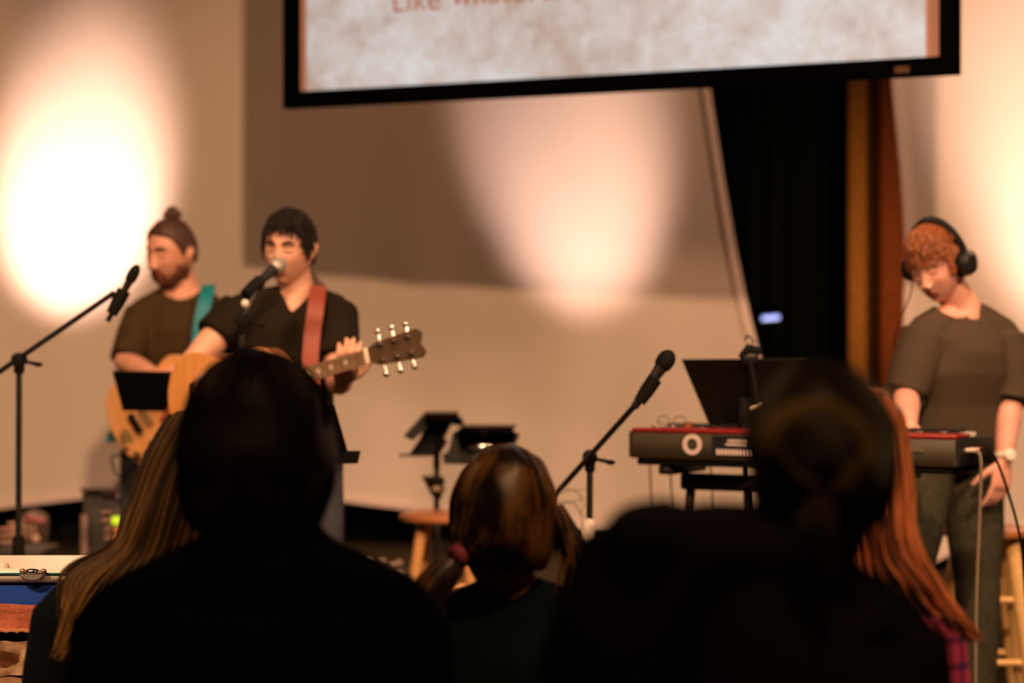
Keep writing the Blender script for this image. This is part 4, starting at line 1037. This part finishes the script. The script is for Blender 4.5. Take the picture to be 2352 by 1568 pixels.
# pedal board in the dark between riser and stool
pb = thing('pedal_board', V((W(885, 0, 7.9).x, 8.3, STAGE)), 'pedal board with small shiny knobs in the dark beside the wooden stool', 'pedal board')
zc = W(0, 1296, 8.2).z
build('board', MB().box((W(885, 0, 8.2).x, 8.33, (zc+STAGE)/2-.02), (.24, .30, zc-STAGE-.04), None, .01), mat('board_dark', (.02, .018, .008), .7), pb)
for k, (x, y) in enumerate(((846, 1290), (878, 1291), (916, 1294), (902, 1300), (917, 1318), (893, 1322))):
    build('knob', MB().lathe(W(x, y, 8.17)+V((0, .02, 0)), (0, -1, 0), [(0, .013), (.014, .012), (.02, .009)], 14), mat('silver_knob', (.7, .5, .42), .3, .6), pb)

# ================================================================== FRONT LEFT: cooler, cloths, bench
cb = thing('cooler_box', V((W(30, 0, 5.2).x, 5.25, 0)), 'blue cooler box with a white lid and silver latch at lower left', 'cooler')
D0 = 5.1; z1 = W(0, 1337, D0).z; z2 = W(0, 1306, D0).z; zbt = W(0, 1545, D0).z
xl_, xr_ = W(-190, 0, D0).x, W(168, 0, D0).x; xc = (xl_+xr_)/2; ww = xr_-xl_
blue = mat('blue_plastic', (.014, .050, .27), .8); wht = mat('white_plastic', (.90, .82, .62), .35)
build('body', MB().box((xc, D0+.16, (zbt+z1)/2), (ww, .32, z1-zbt-.002), None, .012), blue, cb)
build('lid', MB().box((xc, D0+.16, (z1+z2)/2), (ww+.01, .335, z2-z1), None, .008), wht, cb)
zz = z2-.008
build('seal_line', MB().box((xc, D0-.008, W(0, 1316, D0).z), (ww+.002, .006, .0035), None), mat('teal_rubber', (.01, .12, .13), .5), cb)
lt = build('latch', MB().loft([[W(75, 1318, D0-.015)+V((.030*math.cos(a)*s, d_, .016*math.sin(a)*s)) for a in [PI+PI*i/14 for i in range(15)]] for d_, s in ((.006, 1), (-.006, .96), (-.010, .8))]), mat('latch_metal', (.62, .52, .42), .3, .6), cb)
build('latch_cap', MB().ell(W(75, 1312, D0-.018), (.018, .010, .007), 16, 8), CHROME, lt)
for x in (52, 100): build('latch_pin', MB().ell(W(x, 1311, D0-.018), (.008, .008, .006), 10, 8), mat('pin_metal', (.5, .3, .22), .3, .6), lt)
o = build('plastic_cap', MB().lathe(W(8, 1310, D0+.02)+V((0, 0, -.004)), (0, 0, 1), [(0, .014), (.016, .014), (.022, .010)], 16), mat('cap_cream', (.9, .72, .55), .3), loc=W(8, 1310, D0+.02)); tag(o, 'small cream cap standing on the cooler lid', 'cap')
def cloth(x0, x1, za, zb2, y, m, nm, label, amp, nz=24, nx=60, th=.006, seed=0, scale=9, loc=None):
    rows = []
    for j in range(nz):
        row = []
        for i in range(nx):
            x = x0+(x1-x0)*i/(nx-1); z = za+(zb2-za)*j/(nz-1); q = V((x*scale, seed, z*scale*1.3))
            row.append(V((x, y-amp*(.5+noise.noise(q)+.5*noise.noise(q*2.3)), z+(amp*.5*noise.noise(q+V((5, 0, 0))) if j in (0, nz-1) else 0))))
        rows.append(row)
    o = build(nm, sheet(rows, th), m, loc=loc); return tag(o, label, 'cloth')
org = mat('orange_knit', (.56, .16, .075), .9, var=.12, scale=90, bump=.35)
o = cloth(xl_, W(150, 0, D0).x, W(0, 1391, D0-.05).z, W(0, 1453, D0-.05).z, D0-.022, org, 'knitted_cloth', 'orange knitted cloth draped across the front of the blue cooler', .008, loc=(xc, D0-.03, W(0, 1453, D0).z))
build('stitched_edge', MB().tube([V((xl_+(W(150, 0, D0).x-xl_)*i/40, D0-.034, W(0, 1449, D0-.04).z+.0015*math.sin(i*2.2))) for i in range(41)], .005, 6), mat('edge_yarn', (.62, .24, .10), .9, bump=.6, scale=150), o)
bei = mat('beige_fleece', (.42, .25, .13), .95, var=.35, scale=26, bump=1.)
cloth(xl_-.02, W(170, 0, D0).x, W(0, 1478, D0-.1).z, W(0, 1558, D0-.1).z, D0-.05, bei, 'crumpled_cloth', 'crumpled beige fleece cloth lying below the orange cloth', .028, seed=3, scale=16, loc=(xc, D0-.08, W(0, 1552, D0-.1).z))
bn = thing('bench', V((xc, D0+.05, 0)), 'low bench under the cooler box at lower left', 'bench')
zt2 = zbt-.001
build('bench_top', MB().box((xc, D0+.08, zt2-.012), (ww+.05, .50, .022), None, .004), wood('bench_wood', (.45, .22, .12), (.36, .17, .09), .5), bn)
for x in (xl_+.03, xr_-.02):
    for y in (D0-.13, D0+.29): build('leg', MB().tube([(x, y, .003), (x, y, zt2-.024)], .018, 10), GREYM, bn)

# ================================================================== AUDIENCE (seen from behind)
DKH = mat('deep_brown_hair', (.020, .0085, .004), .6, spec=.25)
DKH2 = mat('loop_highlight_hair', (.17, .090, .018), .55, var=.35, scale=80, stretch=(1, 1, .2))  # gold highlight on the ponytail loop, put into the strand colour
BLH = mat('golden_blonde_hair', (.36, .160, .034), .45, var=.6, scale=34, stretch=(1, 1, .12))
AUB = mat('auburn_hair', (.42, .135, .036), .42, var=.55, scale=34, stretch=(1, 1, .12))
BRH = mat('chestnut_hair', (.15, .060, .013), .42, var=.85, scale=16, stretch=(1.2, 1, .6))
BLC = mat('black_coat', (.004, .004, .004), .95); BRC = mat('dark_brown_coat', (.010, .005, .003), .95); GRC = mat('dark_green_top', (.005, .010, .008), .9)
def aud(name, J, h, skin, label, coat, cname, s=1., inf=.018, extra=None, frac=(.96, .96)):
    hands = [(J['wl'], (0, .1, -1), (1, 0, 0), 1, .35, s*.95), (J['wr'], (0, .1, -1), (-1, 0, 0), -1, .35, s*.95)]
    p = person(name, J, h, skin, label, vox=.008, hands=hands, s=s)
    shirt(p, J, coat, s, inf, frac, .011, name=cname, extra=extra, sl_inf=.008)
    trousers(p, J, mat('dark_trousers', (.012, .012, .016), .9), s, 'trousers', .012); shoes(p, J, SHOE, V((0, 1, 0)))
    face_parts(h, p, DKH, DKH)
    return p
F1 = V((0, 1, 0))
def drop(p, dx, dz, dy=0): return V((p.x+dx, p.y+dy, p.z+dz))
full = lambda p: smst(-.075, -.045, p.y)*smst(-.085, -.06, p.z) if p.z < .05 else 1

# bobbed head in the middle left foreground
hA = Head(W(588, 998, 3.3), yaw=180, pitch=4, sz=1.0)
sl, sr = W(285, 1420, 3.3), W(915, 1412, 3.3)
JA = joints(W(605, 1235, 3.31), sl, sr, V((W(600, 0, 3.3).x, 3.3, .86)), drop(sl, -.03, -.27), drop(sr, .03, -.27), drop(sl, -.02, -.50, .06), drop(sr, .02, -.50, .06), 0, .11, F1)
def hoodA(mb):
    n = JA['neck']
    mb.tube([n+V((.0, .0, -.05)), n+V((0, .0, .0)), n+V((0, 0, .022))], [.125, .100, .088], 20)
pA = aud('bob', JA, hA, SKIN1, 'person in black with a dark brown bob haircut, back turned, left of centre', BLC, 'coat', extra=hoodA)
def bob_thick(p): return .016+.014*smst(.11, .03, p.z)+.022*smst(.03, -.05, p.z)
bm_ = hair_cap(hA, lambda p: 1 if p.y > -.05 or p.z > .04 else smst(-.10, -.05, p.y), bob_thick, 26, .012, seed=11)
rnd = random.Random(4)
def fall(h, az, end, rx=.104, ry=.122, curl=.02, jit=0., top=(0, .01, .138)):
    """one lock from the crown over the head and down; az 0 = back of the head"""
    P = []; x0, y0 = math.sin(az), math.cos(az)
    for i in range(14):
        t = i/13
        if t < .5:
            e = t/.5*PI/2; P.append(h.to((top[0]*(1-math.sin(e))+x0*rx*math.sin(e), top[1]*(1-math.sin(e))+y0*ry*math.sin(e), (.136 if abs(rx-.102) > .02 else .124)*math.cos(e)**.8+.002)))
        else:
            q = (t-.5)/.5; k = 1+.10*math.sin(q*PI*.8)-curl/.1*max(0, q-.5)**1.5*2
            P.append(h.to((x0*rx*k+jit*q, y0*ry*k, end*q)))
    return P
for i in range(420):
    az = rnd.uniform(-2.2, 2.2); P = fall(hA, az, -.135+rnd.uniform(-.012, .018)-.012*math.cos(az), .102+rnd.gauss(0, .003), .118+rnd.gauss(0, .003), .025, rnd.gauss(0, .004))
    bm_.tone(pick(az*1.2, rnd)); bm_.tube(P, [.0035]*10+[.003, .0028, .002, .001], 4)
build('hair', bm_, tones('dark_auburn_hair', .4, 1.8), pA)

# blonde woman, mostly hidden behind the bobbed head
hB = Head(W(485, 1075, 4.2), yaw=172, pitch=2, roll=6, sz=.98)
sl, sr = W(165, 1400, 4.2), W(500, 1385, 4.22)
JB = joints(W(390, 1268, 4.22), sl, sr, V((W(360, 0, 4.2).x, 4.2, .85)), drop(sl, -.04, -.26), drop(sr, .03, -.26), drop(sl, -.03, -.49, .06), drop(sr, .02, -.49, .06), 0, .10, F1)
pB = aud('blonde', JB, hB, SKIN3, 'woman in black with long golden blonde hair over her left shoulder', BLC, 'top', s=.95)
mb = hair_cap(hB, full, .016, 40, .006, seed=12)
g = [[W(395, 955, 4.16), W(345, 1045, 4.13), W(300, 1160, 4.11), W(268, 1245, 4.09), W(170, 1300, 4.08), W(146, 1345, 4.07), W(150, 1420, 4.06), W(124, 1530, 4.05)],
     [W(420, 945, 4.12), W(365, 1050, 4.10), W(325, 1170, 4.08), W(290, 1255, 4.07), W(215, 1320, 4.05), W(178, 1390, 4.04), W(160, 1450, 4.04), W(132, 1520, 4.04)],
     [W(450, 950, 4.10), W(385, 1070, 4.08), W(350, 1180, 4.06), W(320, 1265, 4.05), W(262, 1345, 4.04), W(215, 1410, 4.03), W(190, 1460, 4.03), W(160, 1515, 4.03)],
     [W(480, 955, 4.09), W(420, 1080, 4.07), W(390, 1180, 4.05), W(365, 1260, 4.04), W(320, 1320, 4.03), W(285, 1365, 4.03), W(250, 1400, 4.03), W(215, 1450, 4.03)],
     [W(510, 960, 4.10), W(460, 1090, 4.07), W(445, 1180, 4.05), W(425, 1250, 4.04), W(400, 1290, 4.03), W(370, 1330, 4.03), W(340, 1360, 4.03), W(310, 1400, 4.03)],
     [W(540, 980, 4.12), W(520, 1100, 4.09), W(500, 1180, 4.07), W(490, 1240, 4.05), W(480, 1280, 4.05), W(465, 1310, 4.05), W(450, 1340, 4.05), W(440, 1370, 4.05)]]
bundle(mb, g, 620, .0036, .008, 5, 21)
build('hair', mb, tones('blonde_hair'), pB)

# middle woman with low ponytail
hC = Head(W(1155, 1198, 4.0), yaw=178, pitch=0, roll=-4, sz=1.06)
sl, sr = W(1035, 1440, 4.0), W(1330, 1440, 4.0)
JC = joints(W(1175, 1350, 4.0), sl, sr, V((W(1180, 0, 4.0).x, 4.0, .74)), drop(sl, -.03, -.22), drop(sr, .03, -.22), drop(sl, -.02, -.42, .06), drop(sr, .02, -.42, .06), 0, .10, F1)
pC = aud('ponytail', JC, hC, SKIN1, 'short woman with gold-streaked brown hair in a low side ponytail, centre', GRC, 'top', s=.88)
mb = hair_cap(hC, full, .018, 30, .008, seed=13)
def lock(az0, az1, z1, sweep):
    return None
tie = W(1052, 1278, 3.90)
rnd = random.Random(8)
for i in range(520):
    az = rnd.uniform(-1.75, 1.75); e0 = rnd.uniform(.0, .9); P = []
    for k in range(14):
        t = k/13; e = e0+(PI/2*1.10-e0)*min(1, t*1.25); rx, ry, rz = .094+rnd.gauss(0, .0008), .114, .133
        q = hC.to((math.sin(az)*rx*math.sin(e), math.cos(az)*ry*math.sin(e), rz*math.cos(e)))
        s_ = max(0, (t-.45)/.55)**1.4
        tq = tie if az > -1.9 else q
        m_ = q.lerp(tie+V((rnd.gauss(0, .004), rnd.gauss(0, .004), rnd.gauss(0, .004))), s_)
        # stay outside the skull
        rel = hC.M.transposed() @ (m_-hC.c); rr = math.sqrt((rel.x/.092)**2+(rel.y/.112)**2+(rel.z/.131)**2)
        if rr < 1.0: m_ = hC.to(rel/rr)
        P.append(m_)
    mb.tone(pick(az*.9+2, rnd)); mb.tube(P, [.003]*13+[.0025], 4)
g = [[tie, W(1020, 1290, 3.89), W(975, 1320, 3.88), W(950, 1360, 3.88), W(935, 1380, 3.88)],
     [tie, W(1030, 1310, 3.88), W(995, 1350, 3.87), W(975, 1390, 3.87), W(960, 1410, 3.87)],
     [tie, W(1050, 1320, 3.88), W(1025, 1360, 3.87), W(1010, 1410, 3.87), W(1000, 1440, 3.87)]]
bundle(mb, g, 160, .0035, .006, 5, 22)
g = [[W(1275, 1180, 3.98), W(1300, 1260, 3.97), W(1300, 1330, 3.96), W(1285, 1400, 3.95)], [W(1280, 1160, 4.02), W(1335, 1260, 4.0), W(1345, 1340, 3.98), W(1320, 1420, 3.97)]]
bundle(mb, g, 70, .003, .008, 6, 23)
for i in range(6):
    a = W(1270, 1130+rnd.uniform(-20, 60), 4.0); mb.tube(smooth_path([a, a+V((.03+rnd.uniform(0, .03), 0, rnd.uniform(-.01, .02))), a+V((.05+rnd.uniform(0, .03), 0, rnd.uniform(-.06, .01)))], 4), .0007, 3)
build('hair', mb, tones('chestnut_hair', .25, 2.4), pC)
d = (W(1020, 1290, 3.89)-W(1075, 1262, 3.92)).normalized()
build('hair_tie', MB().lathe(tie-d*.012, d, [(0, .014), (.004, .021), (.014, .023), (.022, .020), (.026, .014)], 18), mat('pink_tie', (.42, .06, .10), .7), pC)

# auburn woman in plaid, hidden behind the dark ponytail head
hD = Head(W(1968, 1050, 3.7), yaw=175, pitch=2, roll=-5, sz=.95)
sl, sr = W(1845, 1395, 3.72), W(2120, 1400, 3.72)
JD = joints(W(1985, 1270, 3.72), sl, sr, V((W(2010, 0, 3.7).x, 3.72, .80)), drop(sl, -.03, -.24), drop(sr, .025, -.24), drop(sl, -.02, -.45, .06), drop(sr, .02, -.45, .06), 0, .10, F1)
pl = mat('pink_plaid', (.5, .04, .10), .85); nt = pl.node_tree; b = nt.nodes['Principled BSDF']
tc = nt.nodes.new('ShaderNodeTexCoord'); sx = nt.nodes.new('ShaderNodeSeparateXYZ'); nt.links.new(tc.outputs['Object'], sx.inputs[0])
acc = None
for ch in ('X', 'Z'):
    m1 = nt.nodes.new('ShaderNodeMath'); m1.operation = 'MULTIPLY'; m1.inputs[1].default_value = 22; nt.links.new(sx.outputs[ch], m1.inputs[0])
    m2 = nt.nodes.new('ShaderNodeMath'); m2.operation = 'FRACT'; nt.links.new(m1.outputs[0], m2.inputs[0])
    m3 = nt.nodes.new('ShaderNodeMath'); m3.operation = 'LESS_THAN'; m3.inputs[1].default_value = .28; nt.links.new(m2.outputs[0], m3.inputs[0])
    if acc:
        m4 = nt.nodes.new('ShaderNodeMath'); m4.operation = 'ADD'; nt.links.new(acc.outputs[0], m4.inputs[0]); nt.links.new(m3.outputs[0], m4.inputs[1]); acc = m4
    else: acc = m3
dv = nt.nodes.new('ShaderNodeMath'); dv.operation = 'MULTIPLY'; dv.inputs[1].default_value = .5; nt.links.new(acc.outputs[0], dv.inputs[0])
cr = nt.nodes.new('ShaderNodeValToRGB'); cr.color_ramp.interpolation = 'CONSTANT'
cr.color_ramp.elements[0].color = (.62, .07, .13, 1); cr.color_ramp.elements[1].position = .9; cr.color_ramp.elements[1].color = (.06, .03, .09, 1)
x = cr.color_ramp.elements.new(.4); x.color = (.25, .03, .09, 1)
nt.links.new(dv.outputs[0], cr.inputs[0]); nt.links.new(cr.outputs[0], b.inputs['Base Color'])
pD = aud('auburn', JD, hD, SKIN3, 'woman in a pink plaid shirt with long auburn hair, below the keyboard player', pl, 'plaid_shirt', s=.92, inf=.012)
mb = hair_cap(hD, full, .016, 40, .006, seed=14)
g = [[W(2075, 1010, 3.66), W(2088, 1120, 3.63), W(2090, 1200, 3.60), W(2110, 1280, 3.58), W(2165, 1370, 3.56), W(2210, 1430, 3.55), W(2258, 1480, 3.54)],
     [W(2055, 990, 3.62), W(2068, 1110, 3.60), W(2070, 1200, 3.58), W(2085, 1280, 3.56), W(2140, 1370, 3.55), W(2190, 1425, 3.54), W(2235, 1470, 3.54)],
     [W(2030, 980, 3.60), W(2035, 1110, 3.58), W(2035, 1200, 3.56), W(2050, 1280, 3.55), W(2095, 1340, 3.54), W(2120, 1380, 3.54), W(2160, 1420, 3.54)],
     [W(2000, 980, 3.59), W(2005, 1120, 3.57), W(2008, 1210, 3.56), W(2020, 1280, 3.55), W(2050, 1330, 3.54), W(2075, 1370, 3.54), W(2110, 1400, 3.54)],
     [W(1960, 980, 3.59), W(1965, 1120, 3.57), W(1970, 1210, 3.56), W(1975, 1290, 3.55), W(1985, 1340, 3.54), W(1995, 1380, 3.54), W(2000, 1400, 3.54)],
     [W(1900, 980, 3.60), W(1900, 1120, 3.57), W(1905, 1210, 3.56), W(1910, 1290, 3.55), W(1915, 1340, 3.54), W(1920, 1380, 3.54), W(1920, 1400, 3.54)]]
bundle(mb, g, 560, .0034, .007, 5, 24)
build('hair', mb, tones('auburn_hair'), pD)

# nearest person, dark ponytail
hE = Head(W(1888, 1076, 2.5), yaw=184, pitch=6, roll=2, sz=.94)
sl, sr = W(1500, 1275, 2.38), W(2020, 1460, 2.60)
JE = joints(W(1830, 1330, 2.5), sl, sr, V((W(1800, 0, 2.5).x, 2.5, .84)), drop(sl, -.085, -.25), drop(sr, .025, -.25), drop(sl, -.07, -.47, .06), drop(sr, .03, -.48, .06), 0, .11, F1)
def hoodE(mb):
    mb.ell(W(1660, 1262, 2.42), (.105, .085, .055), 20, 14)
    mb.ell(W(1475, 1236, 2.33), (.045, .06, .033), 18, 12)
    mb.ell(W(1560, 1262, 2.38), (.09, .08, .045), 18, 12)
    n = JE['neck']; mb.tube([n+V((0, 0, -.05)), n, n+V((.008, 0, .035))], [.12, .092, .076], 20)
pE = aud('nearest', JE, hE, SKIN1, 'nearest person in a dark coat with looped dark ponytail, back turned, right of centre', BRC, 'coat', extra=hoodE, inf=.024)
mb = hair_cap(hE, full, .014, 30, .006, seed=15)
rnd = random.Random(12); tie = W(1905, 1128, 2.385)
for i in range(420):
    az = rnd.uniform(-1.7, 1.7); e0 = rnd.uniform(.0, .8); P = []
    for k in range(12):
        t = k/11; e = e0+(PI/2*1.15-e0)*min(1, t*1.2)
        q = hE.to((math.sin(az)*.098*math.sin(e), math.cos(az)*.114*math.sin(e), .131*math.cos(e)))
        m_ = q.lerp(tie, max(0, (t-.4)/.6)**1.3)
        rel = hE.M.transposed() @ ((m_-hE.c)/hE.s); rr = math.sqrt((rel.x/.0905)**2+(rel.y/.110)**2+(rel.z/.129)**2)
        if rr < 1: m_ = hE.to(rel/rr)
        P.append(m_)
    mb.tone(pick(az, rnd)); mb.tube(P, .0028, 4)
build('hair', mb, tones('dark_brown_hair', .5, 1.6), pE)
mb = MB()
g = [[tie, W(1790, 1100, 2.36), W(1755, 1010, 2.35), W(1800, 945, 2.35), W(1895, 925, 2.35), W(1990, 990, 2.35), W(1995, 1060, 2.35), W(1940, 1120, 2.355)],
     [tie, W(1820, 1090, 2.35), W(1785, 1020, 2.34), W(1820, 965, 2.34), W(1895, 945, 2.34), W(1970, 1000, 2.34), W(1972, 1060, 2.34), W(1930, 1115, 2.35)]]
bundle(mb, g, 110, .0034, .005, 5, 31, taper=False)
build('looped_ponytail', mb, [DKH2, mat('loop_shade', (.09, .045, .010), .55), mat('loop_light', (.26, .14, .03), .55)], pE)
mb = MB()
g = [[tie, W(1850, 1180, 2.34), W(1835, 1260, 2.34), W(1850, 1330, 2.35), W(1870, 1400, 2.36)], [tie, W(1900, 1190, 2.33), W(1905, 1270, 2.33), W(1900, 1350, 2.34), W(1890, 1420, 2.35)]]
bundle(mb, g, 120, .0034, .008, 6, 32)
m_ = mat('dark_tail_hair', (.035, .013, .006), .45); build('ponytail', mb, [m_, DKH, m_], pE)
build('hair_tie', MB().ell(tie, (.014, .012, .010), 14, 10), mat('green_tie', (.02, .05, .02), .5), pE)
